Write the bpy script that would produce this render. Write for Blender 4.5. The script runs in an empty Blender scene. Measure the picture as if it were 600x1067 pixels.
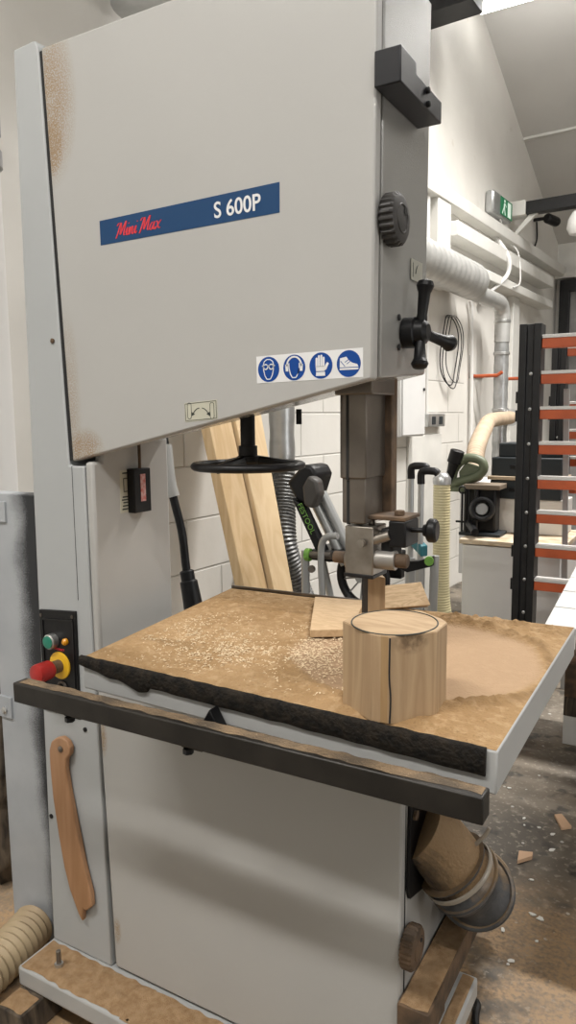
import bpy, bmesh, math, random
from mathutils import Vector, Matrix, noise
random.seed(7)
S = bpy.context.scene
COL = S.collection
PI = math.pi

# ------------------------------------------------------------------ camera
cam_d = bpy.data.cameras.new('camera')
cam = bpy.data.objects.new('camera', cam_d); COL.objects.link(cam)
fw = Vector((-0.49681747, 0.85833826, -0.1281711)); rt = Vector((0.86609525, 0.49977345, -0.01027201)); up = Vector((-0.05523965, 0.11611169, 0.99169887))
m = Matrix((rt, up, -fw)).transposed().to_4x4(); m.translation = Vector((1.260746, -1.083770, 1.328681))
cam.matrix_world = m
cam_d.sensor_fit = 'VERTICAL'; cam_d.sensor_height = 36.0; cam_d.sensor_width = 20.24
cam_d.lens = 761.811 * 36.0 / 1067.0
cam_d.clip_start = 0.05; cam_d.clip_end = 60
S.camera = cam

# ------------------------------------------------------------------ world, lights, exposure
w = bpy.data.worlds.new('world'); S.world = w; w.use_nodes = True
w.node_tree.nodes['Background'].inputs[0].default_value = (.8, .87, 1, 1)
w.node_tree.nodes['Background'].inputs[1].default_value = 0.3
S.view_settings.view_transform = 'Standard'; S.view_settings.look = 'None'
S.view_settings.gamma = 1.0; S.view_settings.use_curve_mapping = False
S.view_settings.exposure = 0.28

def area(name, loc, sx, sy, power, col=(1, .97, .93), spread=180):
    l = bpy.data.lights.new(name, 'AREA'); l.shape = 'RECTANGLE'; l.size = sx; l.size_y = sy
    l.energy = power; l.color = col; l.spread = math.radians(spread)
    o = bpy.data.objects.new(name, l); COL.objects.link(o); o.location = loc
    return o
area('ceiling_lamp_front', (.10, -2.10, 4.25), 1.9, 0.15, 96)
area('fill_lamp_right', (2.5, -1.55, 3.3), 1.6, 0.15, 46)  # added fill lamp, brightens the column side and other right-facing faces
area('ceiling_lamp_back', (2.4, 4.47, 4.12), 3.0, 0.14, 85, spread=130)
area('fill_lamp_wall', (1.3, 3.1, 4.65), 1.8, 0.14, 148, spread=130)  # added fill lamp to lift the lower left wall, not a known fixture

side_fill = area('side_fill_light', (6.0, .6, 1.5), 2.0, 2.2, 32, col=(.97, .98, 1)); side_fill.rotation_euler = (0, math.radians(90), 0)  # added fill from the right for the neck; no doorway stands there

# ------------------------------------------------------------------ materials
def mat(name, col, rough=.5, metal=0., var=0., vscale=8., col2=None, bump=0., bscale=60., spec=.5, detail=4., stretch=None):
    M = bpy.data.materials.new(name); M.use_nodes = True
    nt = M.node_tree; b = nt.nodes['Principled BSDF']
    b.inputs['Base Color'].default_value = (*col, 1); b.inputs['Roughness'].default_value = rough
    b.inputs['Metallic'].default_value = metal; b.inputs['Specular IOR Level'].default_value = spec
    tc = nt.nodes.new('ShaderNodeTexCoord'); src = tc.outputs['Object']
    if stretch:
        mp = nt.nodes.new('ShaderNodeMapping'); mp.inputs['Scale'].default_value = stretch
        nt.links.new(src, mp.inputs[0]); src = mp.outputs[0]
    if var or col2:
        n = nt.nodes.new('ShaderNodeTexNoise'); n.inputs['Scale'].default_value = vscale; n.inputs['Detail'].default_value = detail
        nt.links.new(src, n.inputs['Vector'])
        r = nt.nodes.new('ShaderNodeValToRGB')
        c2 = col2 if col2 else tuple(c * (1 - var) for c in col)
        r.color_ramp.elements[0].position = .35; r.color_ramp.elements[0].color = (*c2, 1)
        r.color_ramp.elements[1].position = .65; r.color_ramp.elements[1].color = (*col, 1)
        nt.links.new(n.outputs[0], r.inputs[0]); nt.links.new(r.outputs[0], b.inputs['Base Color'])
    if bump:
        n2 = nt.nodes.new('ShaderNodeTexNoise'); n2.inputs['Scale'].default_value = bscale; n2.inputs['Detail'].default_value = 3
        nt.links.new(src, n2.inputs['Vector'])
        bp = nt.nodes.new('ShaderNodeBump'); bp.inputs['Strength'].default_value = bump; bp.inputs['Distance'].default_value = .01
        nt.links.new(n2.outputs[0], bp.inputs['Height']); nt.links.new(bp.outputs[0], b.inputs['Normal'])
    return M

def nd(nt, t, **k):
    n = nt.nodes.new(t)
    for a, v in k.items(): setattr(n, a, v)
    return n
def math_node(nt, op, a, b_=None, clamp=False):
    n = nd(nt, 'ShaderNodeMath', operation=op, use_clamp=clamp)
    for i, v in enumerate((a, b_)):
        if v is None: continue
        if isinstance(v, (int, float)): n.inputs[i].default_value = v
        else: nt.links.new(v, n.inputs[i])
    return n.outputs[0]
def mixc(nt, fac, a, b_):
    n = nd(nt, 'ShaderNodeMix', data_type='RGBA')
    for sck, v in ((n.inputs[0], fac), (n.inputs[6], a), (n.inputs[7], b_)):
        if isinstance(v, tuple): sck.default_value = (*v, 1)
        elif isinstance(v, (int, float)): sck.default_value = v
        else: nt.links.new(v, sck)
    return n.outputs[2]
def ramp(nt, fac, p0, p1):
    n = nd(nt, 'ShaderNodeMapRange'); n.inputs[1].default_value = p0; n.inputs[2].default_value = p1
    nt.links.new(fac, n.inputs[0]); return n.outputs[0]
def noise_n(nt, vec, sc, det=4.):
    n = nd(nt, 'ShaderNodeTexNoise'); n.inputs['Scale'].default_value = sc; n.inputs['Detail'].default_value = det
    nt.links.new(vec, n.inputs['Vector']); return n.outputs[0]

GREY = (.415, .41, .395)
DUST = (.50, .335, .185)
M_paint = mat('grey_paint', GREY, .42, var=.05, vscale=3)
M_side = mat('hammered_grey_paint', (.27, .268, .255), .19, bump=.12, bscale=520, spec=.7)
M_strip = mat('grey_column_paint', (.40, .415, .42), .42, var=.05, vscale=3)
M_dark = mat('dark_gap', (.012, .012, .012), .8)
M_black = mat('black_plastic', (.008, .008, .009), .42, var=.3, vscale=30, spec=.3)
M_blacksteel = mat('black_steel', (.014, .014, .015), .45, .2, var=.4, vscale=20)
M_bracket = mat('black_painted_clamp', (.008, .0085, .011), .36, bump=.06, bscale=700, spec=.35)
M_rail = mat('dusty_black_steel_rail', (.026, .022, .018), .45, .2, var=.5, vscale=14, bump=.05)
M_blackrough = mat('rough_black_foam', (.006, .0055, .005), .8, col2=(.022, .017, .012), vscale=70, bump=.5, bscale=160, spec=.25)
M_steel = mat('worn_bare_steel', (.20, .175, .15), .42, .75, col2=(.115, .10, .085), vscale=9)
M_brightsteel = mat('machined_steel', (.36, .33, .29), .36, .8, col2=(.22, .195, .165), vscale=18)
M_rust = mat('rusty_brown_steel', (.16, .10, .058), .75, .2, col2=(.065, .045, .03), vscale=25, bump=.15)
M_galv = mat('galvanised_sheet', (.52, .53, .53), .33, .75, var=.25, vscale=12)
M_chrome = mat('zinc_plated', (.55, .55, .54), .3, .85)
M_alu = mat('silver_tube', (.42, .43, .43), .38, .6)
M_white = mat('white_panel', (.66, .66, .65), .45, var=.05, vscale=4)
M_whitepaint = mat('white_trim_paint', (.70, .69, .65), .6, var=.1, vscale=5)
M_whiteplast = mat('white_plastic', (.72, .71, .69), .4)
M_orange = mat('orange_enamel', (.47, .095, .03), .45, var=.2, vscale=12)
M_pale = mat('pale_beam_top', (.62, .61, .59), .4, .2)
M_red = mat('red_plastic', (.42, .022, .018), .35, var=.25, vscale=40)
M_yellow = mat('yellow_plastic', (.75, .44, .02), .4)
M_green = mat('green_plastic', (.015, .20, .13), .35)
M_amber = mat('amber_lens', (.62, .26, .01), .25)
M_blue = mat('blue_label', (.007, .048, .135), .4, spec=.3)
M_signblue = mat('blue_sign', (.004, .055, .27), .4, spec=.3)
M_signwhite = mat('white_sticker', (.74, .74, .74), .35)
M_labelred = mat('red_lettering', (.62, .03, .045), .4)
M_decal = mat('cream_decal', (.50, .49, .40), .4)
M_dust = mat('sawdust', (.42, .275, .15), .95, col2=(.32, .195, .095), vscale=70, bump=.6, bscale=620, detail=8)
M_hoseblack = mat('grey_rubber', (.085, .087, .092), .45, col2=(.03, .031, .033), vscale=18, bump=.2)
M_beige = mat('beige_fabric_hose', (.47, .36, .255), .7, var=.2, vscale=9)
M_buff = mat('dusty_buff_hose', (.40, .31, .19), .6, col2=(.30, .22, .13), vscale=9)
M_olive = mat('olive_green_plastic', (.105, .125, .075), .5)
M_clearyellow = mat('yellowed_clear_hose', (.62, .56, .34), .3, var=.15, vscale=6)
M_case = mat('charcoal_case', (.024, .030, .034), .5, spec=.3)
M_teal = mat('teal_plastic', (.015, .13, .16), .4)
M_sawgreen = mat('bright_green_plastic', (.16, .36, .06), .5)
M_clear = mat('clear_clamp', (.30, .265, .22), .25)
def dusty(M, col, z0, z1, k=.85):
    nt = M.node_tree; b = nt.nodes['Principled BSDF']; l = b.inputs['Base Color'].links
    src = l[0].from_socket if l else tuple(b.inputs['Base Color'].default_value[:3])
    g = nt.nodes.new('ShaderNodeNewGeometry'); s_ = nt.nodes.new('ShaderNodeSeparateXYZ'); nt.links.new(g.outputs['True Normal'], s_.inputs[0])
    tc_ = nt.nodes.new('ShaderNodeTexCoord'); n_ = noise_n(nt, tc_.outputs['Object'], 40, 6)
    f_ = math_node(nt, 'MULTIPLY', ramp(nt, math_node(nt, 'ADD', s_.outputs[2], math_node(nt, 'MULTIPLY', n_, .8)), z0, z1), k, True)
    nt.links.new(mixc(nt, f_, src, col), b.inputs['Base Color'])

def wood(name, c1, c2, scale=18., stretch=(1, 1, .06), bump=.1, rough=.65):
    M = bpy.data.materials.new(name); M.use_nodes = True; nt = M.node_tree; b = nt.nodes['Principled BSDF']
    b.inputs['Roughness'].default_value = rough
    tc = nd(nt, 'ShaderNodeTexCoord'); mp = nd(nt, 'ShaderNodeMapping'); mp.inputs['Scale'].default_value = stretch
    nt.links.new(tc.outputs['Object'], mp.inputs[0])
    n = nd(nt, 'ShaderNodeTexNoise'); n.inputs['Scale'].default_value = scale; n.inputs['Detail'].default_value = 6; n.inputs['Distortion'].default_value = .6
    nt.links.new(mp.outputs[0], n.inputs['Vector'])
    f = math_node(nt, 'FRACT', math_node(nt, 'MULTIPLY', n.outputs[0], 6.))
    f2 = math_node(nt, 'PINGPONG', f, .5)
    col = mixc(nt, math_node(nt, 'MULTIPLY', f2, 2.), c1, c2)
    nt.links.new(col, b.inputs['Base Color'])
    bp = nd(nt, 'ShaderNodeBump'); bp.inputs['Strength'].default_value = bump; bp.inputs['Distance'].default_value = .003
    nt.links.new(f2, bp.inputs['Height']); nt.links.new(bp.outputs[0], b.inputs['Normal'])
    return M
M_oak = wood('rough_sawn_oak', (.43, .305, .18), (.345, .23, .13), 20, (1, 1, .10))
M_oakend = wood('oak_end_grain', (.47, .335, .20), (.37, .25, .14), 9, (.5, 2.2, 1))
M_pine = wood('pale_pine', (.62, .455, .265), (.53, .365, .19), 9, (1, 1, .05), .03)
M_pinelight = wood('planed_pine', (.70, .535, .33), (.63, .46, .265), 7, (1, 1, .04), .03)
M_beech = wood('varnished_beech', (.385, .215, .115), (.31, .165, .08), 9, (1, 1, .10), .02, .45)
M_cut = wood('fresh_cut_oak', (.56, .395, .23), (.47, .32, .175), 22, (.6, 2.5, 1))
M_stripe = wood('striped_cut_oak', (.66, .49, .30), (.50, .345, .195), 26, (.5, .5, 3), .05)
M_darkwood = wood('dark_rough_timber', (.13, .10, .07), (.035, .028, .022), 7, (1, 1, .3), .8, .9)

# door paint with blown-on brown dust beside its left edge
M_door = bpy.data.materials.new('door_paint'); M_door.use_nodes = True
nt = M_door.node_tree; b = nt.nodes['Principled BSDF']; b.inputs['Roughness'].default_value = .42
tc = nd(nt, 'ShaderNodeTexCoord'); sp = nd(nt, 'ShaderNodeSeparateXYZ'); nt.links.new(tc.outputs['Object'], sp.inputs[0])
def spot(x0, z0, rx, rz):
    dx = math_node(nt, 'DIVIDE', math_node(nt, 'SUBTRACT', sp.outputs[0], x0), rx)
    dz = math_node(nt, 'DIVIDE', math_node(nt, 'SUBTRACT', sp.outputs[2], z0), rz)
    r2 = math_node(nt, 'ADD', math_node(nt, 'MULTIPLY', dx, dx), math_node(nt, 'MULTIPLY', dz, dz))
    return math_node(nt, 'SUBTRACT', 1., r2, True)
ox, oy, oz = .4, .2, 0
s_all = math_node(nt, 'ADD', math_node(nt, 'ADD', spot(.105 - ox, 1.945, .075, .17), spot(.10 - ox, 1.86, .04, .06)),
                  math_node(nt, 'ADD', spot(.165 - ox, 1.265, .05, .05), math_node(nt, 'ADD', math_node(nt, 'MULTIPLY', spot(.125 - ox, 1.36, .03, .2), .5), math_node(nt, 'ADD', spot(.172 - ox, .655, .014, .045), spot(.190 - ox, .215, .012, .035)))))
n1 = noise_n(nt, tc.outputs['Object'], 330, 2); n2 = noise_n(nt, tc.outputs['Object'], 25, 3)
fac = math_node(nt, 'MULTIPLY', math_node(nt, 'MULTIPLY', s_all, ramp(nt, n1, .36, .56)), ramp(nt, n2, .15, .5), True)
n3 = noise_n(nt, tc.outputs['Object'], 3, 4)
base = mixc(nt, ramp(nt, n3, .3, .7), (.425, .42, .405), (.405, .40, .385))
nt.links.new(mixc(nt, math_node(nt, 'MULTIPLY', fac, 1.1, True), base, (.29, .20, .115)), b.inputs['Base Color'])

# sawdust-covered cast table
M_table = mat('table_paint', (.40, .405, .40), .4, var=.06, vscale=6)

# floor
M_floor = bpy.data.materials.new('dirty_dark_floor'); M_floor.use_nodes = True
nt = M_floor.node_tree; b = nt.nodes['Principled BSDF']; b.inputs['Roughness'].default_value = .62
tc = nd(nt, 'ShaderNodeTexCoord'); P = tc.outputs['Object']
nA = noise_n(nt, P, 3.2, 6); nB = noise_n(nt, P, 22, 8); nC = noise_n(nt, P, 11, 6); nD = noise_n(nt, P, 90, 3)
c = mixc(nt, ramp(nt, nA, .38, .62), (.078, .066, .052), (.185, .155, .118))
c = mixc(nt, math_node(nt, 'MULTIPLY', ramp(nt, nB, .55, .66), .5), c, (.30, .265, .215))
nE = noise_n(nt, P, 60, 8); c = mixc(nt, math_node(nt, 'MULTIPLY', ramp(nt, nE, .58, .66), .5), c, (.36, .32, .26))
c = mixc(nt, math_node(nt, 'MULTIPLY', ramp(nt, nC, .57, .64), .75), c, (.020, .019, .017))
vo = nd(nt, 'ShaderNodeTexVoronoi'); vo.inputs['Scale'].default_value = 14; nt.links.new(P, vo.inputs['Vector'])
fl = math_node(nt, 'LESS_THAN', math_node(nt, 'ADD', vo.outputs['Distance'], math_node(nt, 'MULTIPLY', nB, .25)), .205)
c = mixc(nt, fl, c, (.42, .41, .38))
sp = nd(nt, 'ShaderNodeSeparateXYZ'); nt.links.new(P, sp.inputs[0])
def blob(x0, y0, rx, ry):
    dx = math_node(nt, 'DIVIDE', math_node(nt, 'SUBTRACT', sp.outputs[0], x0), rx)
    dy = math_node(nt, 'DIVIDE', math_node(nt, 'SUBTRACT', sp.outputs[1], y0), ry)
    return math_node(nt, 'SUBTRACT', 1., math_node(nt, 'ADD', math_node(nt, 'MULTIPLY', dx, dx), math_node(nt, 'MULTIPLY', dy, dy)), True)
dm = math_node(nt, 'ADD', blob(.85, .50, .50, .52), math_node(nt, 'ADD', blob(.05, -.1, .75, .75), blob(.8, .35, .35, .3)), True)
dm = math_node(nt, 'MULTIPLY', dm, ramp(nt, math_node(nt, 'ADD', nA, math_node(nt, 'MULTIPLY', nC, .5)), .58, .84), True)
dm = math_node(nt, 'MULTIPLY', dm, ramp(nt, nD, .2, .6), True)
c = mixc(nt, math_node(nt, 'MULTIPLY', dm, 1.6, True), c, (.33, .215, .115))
nt.links.new(c, b.inputs['Base Color'])
bp = nd(nt, 'ShaderNodeBump'); bp.inputs['Strength'].default_value = .35; bp.inputs['Distance'].default_value = .006
nt.links.new(nB, bp.inputs['Height']); nt.links.new(bp.outputs[0], b.inputs['Normal'])

# painted block wall: x = along the wall, z = height
M_wall = bpy.data.materials.new('white_painted_blockwork'); M_wall.use_nodes = True
nt = M_wall.node_tree; b = nt.nodes['Principled BSDF']; b.inputs['Roughness'].default_value = .6
tc = nd(nt, 'ShaderNodeTexCoord'); sp = nd(nt, 'ShaderNodeSeparateXYZ'); nt.links.new(tc.outputs['Object'], sp.inputs[0])
cb = nd(nt, 'ShaderNodeCombineXYZ'); nt.links.new(sp.outputs[0], cb.inputs[0]); nt.links.new(sp.outputs[2], cb.inputs[1])
br = nd(nt, 'ShaderNodeTexBrick'); br.inputs['Scale'].default_value = 1.; br.inputs['Mortar Size'].default_value = .006
br.inputs['Mortar Smooth'].default_value = .6; br.inputs['Brick Width'].default_value = .45; br.inputs['Row Height'].default_value = .225
br.inputs['Color1'].default_value = (0, 0, 0, 1); br.inputs['Color2'].default_value = (0, 0, 0, 1); br.inputs['Mortar'].default_value = (1, 1, 1, 1)
nt.links.new(cb.outputs[0], br.inputs['Vector'])
low = math_node(nt, 'MULTIPLY', math_node(nt, 'LESS_THAN', sp.outputs[2], 1.62), math_node(nt, 'LESS_THAN', sp.outputs[0], 4.6))
mort = math_node(nt, 'MULTIPLY', br.outputs['Fac'], math_node(nt, 'MULTIPLY', low, math_node(nt, 'GREATER_THAN', sp.outputs[0], 1.05)))
nW = noise_n(nt, tc.outputs['Object'], 2.2, 6); nS = noise_n(nt, tc.outputs['Object'], 9, 7)
c = mixc(nt, ramp(nt, nW, .35, .7), (.735, .715, .67), (.66, .64, .595))
c = mixc(nt, math_node(nt, 'MULTIPLY', ramp(nt, nS, .66, .78), .35), c, (.42, .35, .25))
c = mixc(nt, math_node(nt, 'MULTIPLY', mort, .45), c, (.40, .38, .34))
nt.links.new(c, b.inputs['Base Color'])
h = math_node(nt, 'SUBTRACT', math_node(nt, 'MULTIPLY', nS, .25), mort)
bp = nd(nt, 'ShaderNodeBump'); bp.inputs['Strength'].default_value = .7; bp.inputs['Distance'].default_value = .012
nt.links.new(h, bp.inputs['Height']); nt.links.new(bp.outputs[0], b.inputs['Normal'])
M_ceil = mat('off_white_roof_lining', (.60, .59, .565), .7, var=.08, vscale=1.5)

# grey sprayed sheet: overspray pattern lying on the panel
M_spray = bpy.data.materials.new('spray_painted_sheet'); M_spray.use_nodes = True
nt = M_spray.node_tree; b = nt.nodes['Principled BSDF']; b.inputs['Roughness'].default_value = .5
tc = nd(nt, 'ShaderNodeTexCoord'); sp = nd(nt, 'ShaderNodeSeparateXYZ'); nt.links.new(tc.outputs['Object'], sp.inputs[0])
nn = noise_n(nt, tc.outputs['Object'], 6, 4); ns = noise_n(nt, tc.outputs['Object'], 350, 2)
edge = math_node(nt, 'ADD', sp.outputs[0], math_node(nt, 'MULTIPLY', math_node(nt, 'SUBTRACT', nn, .5), .10))
edge = math_node(nt, 'ADD', edge, math_node(nt, 'MULTIPLY', math_node(nt, 'SUBTRACT', ns, .5), .06))
edge = math_node(nt, 'ADD', edge, math_node(nt, 'MULTIPLY', math_node(nt, 'SUBTRACT', sp.outputs[2], 1.0), .06))
f = ramp(nt, edge, .0, .045)
c = mixc(nt, ramp(nt, nn, .3, .7), (.44, .46, .48), (.34, .36, .385))
c = mixc(nt, f, c, (.02, .022, .026))
nt.links.new(c, b.inputs['Base Color'])

def emis(name, col, st):
    M = bpy.data.materials.new(name); M.use_nodes = True; b = M.node_tree.nodes['Principled BSDF']
    b.inputs['Base Color'].default_value = (*col, 1); b.inputs['Emission Color'].default_value = (*col, 1); b.inputs['Emission Strength'].default_value = st
    return M
M_tube = emis('lit_tube', (1, .98, .95), 14.)
M_exit = emis('lit_exit_green', (.01, .17, .07), .12)
M_exitw = emis('lit_exit_white', (.75, .9, .8), .15)

dusty(M_hoseblack, (.22, .145, .075), .75, 1.3)
# ------------------------------------------------------------------ mesh builder
ORIG = {}
class MB:
    def __init__(self, M=None): self.v = []; self.f = []; self.M = M
    def add(self, vs, fs):
        n = len(self.v)
        self.v += [self.M @ Vector(p) if self.M else Vector(p) for p in vs]
        self.f += [tuple(i + n for i in q) for q in fs]
        return self
    def box(self, x0, x1, y0, y1, z0, z1):
        return self.add([(x, y, z) for z in (z0, z1) for y in (y0, y1) for x in (x0, x1)],
                        [(0, 2, 3, 1), (4, 5, 7, 6), (0, 1, 5, 4), (2, 6, 7, 3), (0, 4, 6, 2), (1, 3, 7, 5)])
    def prism(self, a, b_):
        """two matching rings of points closed into a solid"""
        n = len(a)
        return self.add(list(a) + list(b_), [tuple(range(n - 1, -1, -1)), tuple(range(n, 2 * n))] + [(i, (i + 1) % n, n + (i + 1) % n, n + i) for i in range(n)])
    def plateY(self, pts, y0, y1): return self.prism([(x, y1, z) for x, z in pts], [(x, y0, z) for x, z in pts])
    def plateZ(self, pts, z0, z1): return self.prism([(x, y, z0) for x, y in pts], [(x, y, z1) for x, y in pts])
    def plateX(self, pts, x0, x1): return self.prism([(x0, y, z) for y, z in pts], [(x1, y, z) for y, z in pts])
    def tube(self, pts, r, n=12, caps=True, sx=1.):
        pts = [Vector(p) for p in pts]; k = len(pts)
        rs = r if isinstance(r, (list, tuple)) else [r] * k
        T = [(pts[min(i + 1, k - 1)] - pts[max(i - 1, 0)]).normalized() for i in range(k)]
        N = T[0].orthogonal().normalized(); vs = []
        for i in range(k):
            N = (N - T[i] * N.dot(T[i])).normalized(); B = T[i].cross(N)
            vs += [pts[i] + (N * math.cos(2 * PI * j / n) * sx + B * math.sin(2 * PI * j / n)) * rs[i] for j in range(n)]
        fs = [(i * n + j, i * n + (j + 1) % n, (i + 1) * n + (j + 1) % n, (i + 1) * n + j) for i in range(k - 1) for j in range(n)]
        if caps: fs += [tuple(range(n - 1, -1, -1)), tuple((k - 1) * n + j for j in range(n))]
        return self.add(vs, fs)
    def cyl(self, p0, p1, r0, r1=None, n=24): return self.tube([p0, p1], [r0, r0 if r1 is None else r1], n)
    def lathe(self, p0, ax, prof, n=28):
        """prof: (distance along axis, radius)"""
        p0 = Vector(p0); ax = Vector(ax).normalized(); N = ax.orthogonal().normalized(); B = ax.cross(N); vs = []
        for d, r in prof: vs += [p0 + ax * d + (N * math.cos(2 * PI * j / n) + B * math.sin(2 * PI * j / n)) * max(r, 1e-5) for j in range(n)]
        k = len(prof)
        fs = [(i * n + j, i * n + (j + 1) % n, (i + 1) * n + (j + 1) % n, (i + 1) * n + j) for i in range(k - 1) for j in range(n)]
        fs += [tuple(range(n - 1, -1, -1)), tuple((k - 1) * n + j for j in range(n))]
        return self.add(vs, fs)
    def torus(self, c, ax, R, r, n=40, k=10, sq=1.):
        c = Vector(c); ax = Vector(ax).normalized(); N = ax.orthogonal().normalized(); B = ax.cross(N); vs = []
        for i in range(n):
            d = N * math.cos(2 * PI * i / n) + B * math.sin(2 * PI * i / n)
            vs += [c + d * (R + r * math.cos(2 * PI * j / k)) + ax * r * sq * math.sin(2 * PI * j / k) for j in range(k)]
        return self.add(vs, [(i * k + j, ((i + 1) % n) * k + j, ((i + 1) % n) * k + (j + 1) % k, i * k + (j + 1) % k) for i in range(n) for j in range(k)])
    def build(self, name, m_, parent=None, bevel=0., smooth=True, seg=2, ang=35, sub=0):
        org = ORIG.get(parent.name, Vector()) if parent else None
        if parent is None:
            lo = Vector((min(p.x for p in self.v), min(p.y for p in self.v), min(p.z for p in self.v)))
            hi = Vector((max(p.x for p in self.v), max(p.y for p in self.v), max(p.z for p in self.v)))
            org = Vector(((lo.x + hi.x) / 2, (lo.y + hi.y) / 2, lo.z))
        me = bpy.data.meshes.new(name); me.from_pydata([p - org for p in self.v], [], self.f); me.update()
        bm = bmesh.new(); bm.from_mesh(me); bmesh.ops.recalc_face_normals(bm, faces=bm.faces); bm.to_mesh(me); bm.free()
        if smooth: me.shade_smooth(); me.set_sharp_from_angle(angle=math.radians(ang))
        o = bpy.data.objects.new(name, me); COL.objects.link(o); me.materials.append(m_)
        if parent: o.parent = parent
        else: o.location = org
        ORIG[o.name] = org.copy()
        if bevel:
            bv = o.modifiers.new('bevel', 'BEVEL'); bv.width = bevel; bv.segments = seg; bv.limit_method = 'ANGLE'; bv.angle_limit = math.radians(30); bv.harden_normals = False
        if sub:
            ss = o.modifiers.new('sub', 'SUBSURF'); ss.levels = sub; ss.render_levels = sub
        return o

def tag(o, label, cat=None, group=None, kind=None):
    if label: o['label'] = label
    if cat: o['category'] = cat
    if group: o['group'] = group
    if kind: o['kind'] = kind
    return o
def thing(name, label, cat, loc=(0, 0, 0), group=None):
    o = bpy.data.objects.new(name, None); COL.objects.link(o); o.location = loc; o.empty_display_size = .1
    ORIG[o.name] = Vector(loc); return tag(o, label, cat, group)
def struct(o): o['kind'] = 'structure'; return o
def copy_tree(o, parent=None, loc=None):
    c = o.copy(); COL.objects.link(c)
    if parent: c.parent = parent
    if loc is not None: c.location = loc
    for ch in list(o.children): copy_tree(ch, c)
    return c
def smooth_path(pts, n=8):
    P = [Vector(p) for p in pts]; P = [P[0] * 2 - P[1]] + P + [P[-1] * 2 - P[-2]]; out = []
    for i in range(1, len(P) - 2):
        a, b_, c_, d = P[i - 1:i + 3]
        for k in range(n):
            t = k / n
            out.append(.5 * ((2 * b_) + (c_ - a) * t + (2 * a - 5 * b_ + 4 * c_ - d) * t * t + (3 * b_ - a - 3 * c_ + d) * t ** 3))
    out.append(P[-2]); return out
def resample(pts, step):
    out = [pts[0]]; acc = 0.
    for a, b_ in zip(pts, pts[1:]):
        L = (b_ - a).length
        if L < 1e-9: continue
        t = step - acc
        while t <= L: out.append(a + (b_ - a) * (t / L)); t += step
        acc = L - (t - step)
    return out
def ribbed(pts, r, pitch, amp, n=20, per=6):
    q = resample(smooth_path(pts, 24), pitch / per)
    rs = [r + amp * math.cos(2 * PI * i / per) for i in range(len(q))]
    return q, rs
def text_mesh(txt, size, M, name, m_, parent, shear=0., offset=0., align='LEFT', width=1., depth=.0004):
    cu = bpy.data.curves.new(name, 'FONT'); cu.body = txt; cu.size = size; cu.shear = shear; cu.offset = offset; cu.align_x = align; cu.extrude = depth
    tmp = bpy.data.objects.new('tmp', cu); COL.objects.link(tmp)
    dg = bpy.context.evaluated_depsgraph_get(); dg.update()
    me = bpy.data.meshes.new_from_object(tmp.evaluated_get(dg))
    bpy.data.objects.remove(tmp); me.name = name
    org = ORIG[parent.name]
    for v in me.vertices: v.co = (M @ Vector((v.co.x * width, v.co.y, v.co.z))) - org
    me.materials.clear(); me.materials.append(m_)
    o = bpy.data.objects.new(name, me); COL.objects.link(o); o.parent = parent; ORIG[o.name] = org.copy(); return o
def faceY(x, y, z, rot=0):   # text plane facing -Y, baseline along +X
    return Matrix.Translation((x, y, z)) @ Matrix.Rotation(PI / 2, 4, 'X') @ Matrix.Rotation(rot, 4, 'Z')
def disc(c, r, n=32, rx=None): return [(c[0] + (rx or r) * math.cos(2 * PI * i / n), c[1] + r * math.sin(2 * PI * i / n)) for i in range(n)]

# wall frame: s along the left wall (away from the viewer), v out of it, z up
A = math.radians(3.7)
WD = Vector((math.sin(A), math.cos(A), 0)); WN = Vector((math.cos(A), -math.sin(A), 0)); WO = Vector((-.73, 0, 0))
WM = Matrix((( WD.x, WN.x, 0, WO.x), (WD.y, WN.y, 0, WO.y), (0, 0, 1, 0), (0, 0, 0, 1)))
def W(s, v, z): return WM @ Vector((s, v, z))

# ------------------------------------------------------------------ the building
SB, SF = 7.30, -4.6        # far wall and front wall along s
def roofz(s): return 3.14 + .5 * (7.24 - s) if s > 1.32 else 3.14 + .5 * (s + 4.6)
o = struct(MB().box(-2, 8, -6, 9, -.1, 0).build('floor', M_floor))
for v in o.data.vertices: v.co += o.location
o.location = (0, 0, 0)
wl = MB().prism([(SF, -.25, -.1), (SB, -.25, -.1), (SB, -.25, roofz(SB)), (1.32, -.25, roofz(1.33)), (SF, -.25, roofz(SF))],
                [(SF, 0, -.1), (SB, 0, -.1), (SB, 0, roofz(SB)), (1.32, 0, roofz(1.33)), (SF, 0, roofz(SF))])
o = wl.build('wall_left', M_wall, smooth=False)
for v in o.data.vertices: v.co += o.location
o.location = (0, 0, 0); o.matrix_world = WM; struct(o)
struct(MB(WM).box(SB, SB + .2, -.25, 7.2, -.1, 3.4).build('wall_back', M_whitepaint, smooth=False))
struct(MB(WM).box(SF - .2, SF, -.25, 7.2, -.1, 3.4).build('wall_front', M_whitepaint, smooth=False))
struct(MB(WM).prism([(SF, 6.9, -.1), (SB, 6.9, -.1), (SB, 6.9, 3.2), (1.32, 6.9, 6.2), (SF, 6.9, 3.2)],
                    [(SF, 7.1, -.1), (SB, 7.1, -.1), (SB, 7.1, 3.2), (1.32, 7.1, 6.2), (SF, 7.1, 3.2)]).build('wall_right', M_whitepaint, smooth=False))
rf = MB(WM)
rf.prism([(1.32, -.3, roofz(1.33)), (SB + .3, -.3, roofz(SB + .3)), (SB + .3, 7.2, roofz(SB + .3)), (1.32, 7.2, roofz(1.33))],
         [(1.32, -.3, roofz(1.33) + .1), (SB + .3, -.3, roofz(SB + .3) + .1), (SB + .3, 7.2, roofz(SB + .3) + .1), (1.32, 7.2, roofz(1.33) + .1)])
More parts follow.
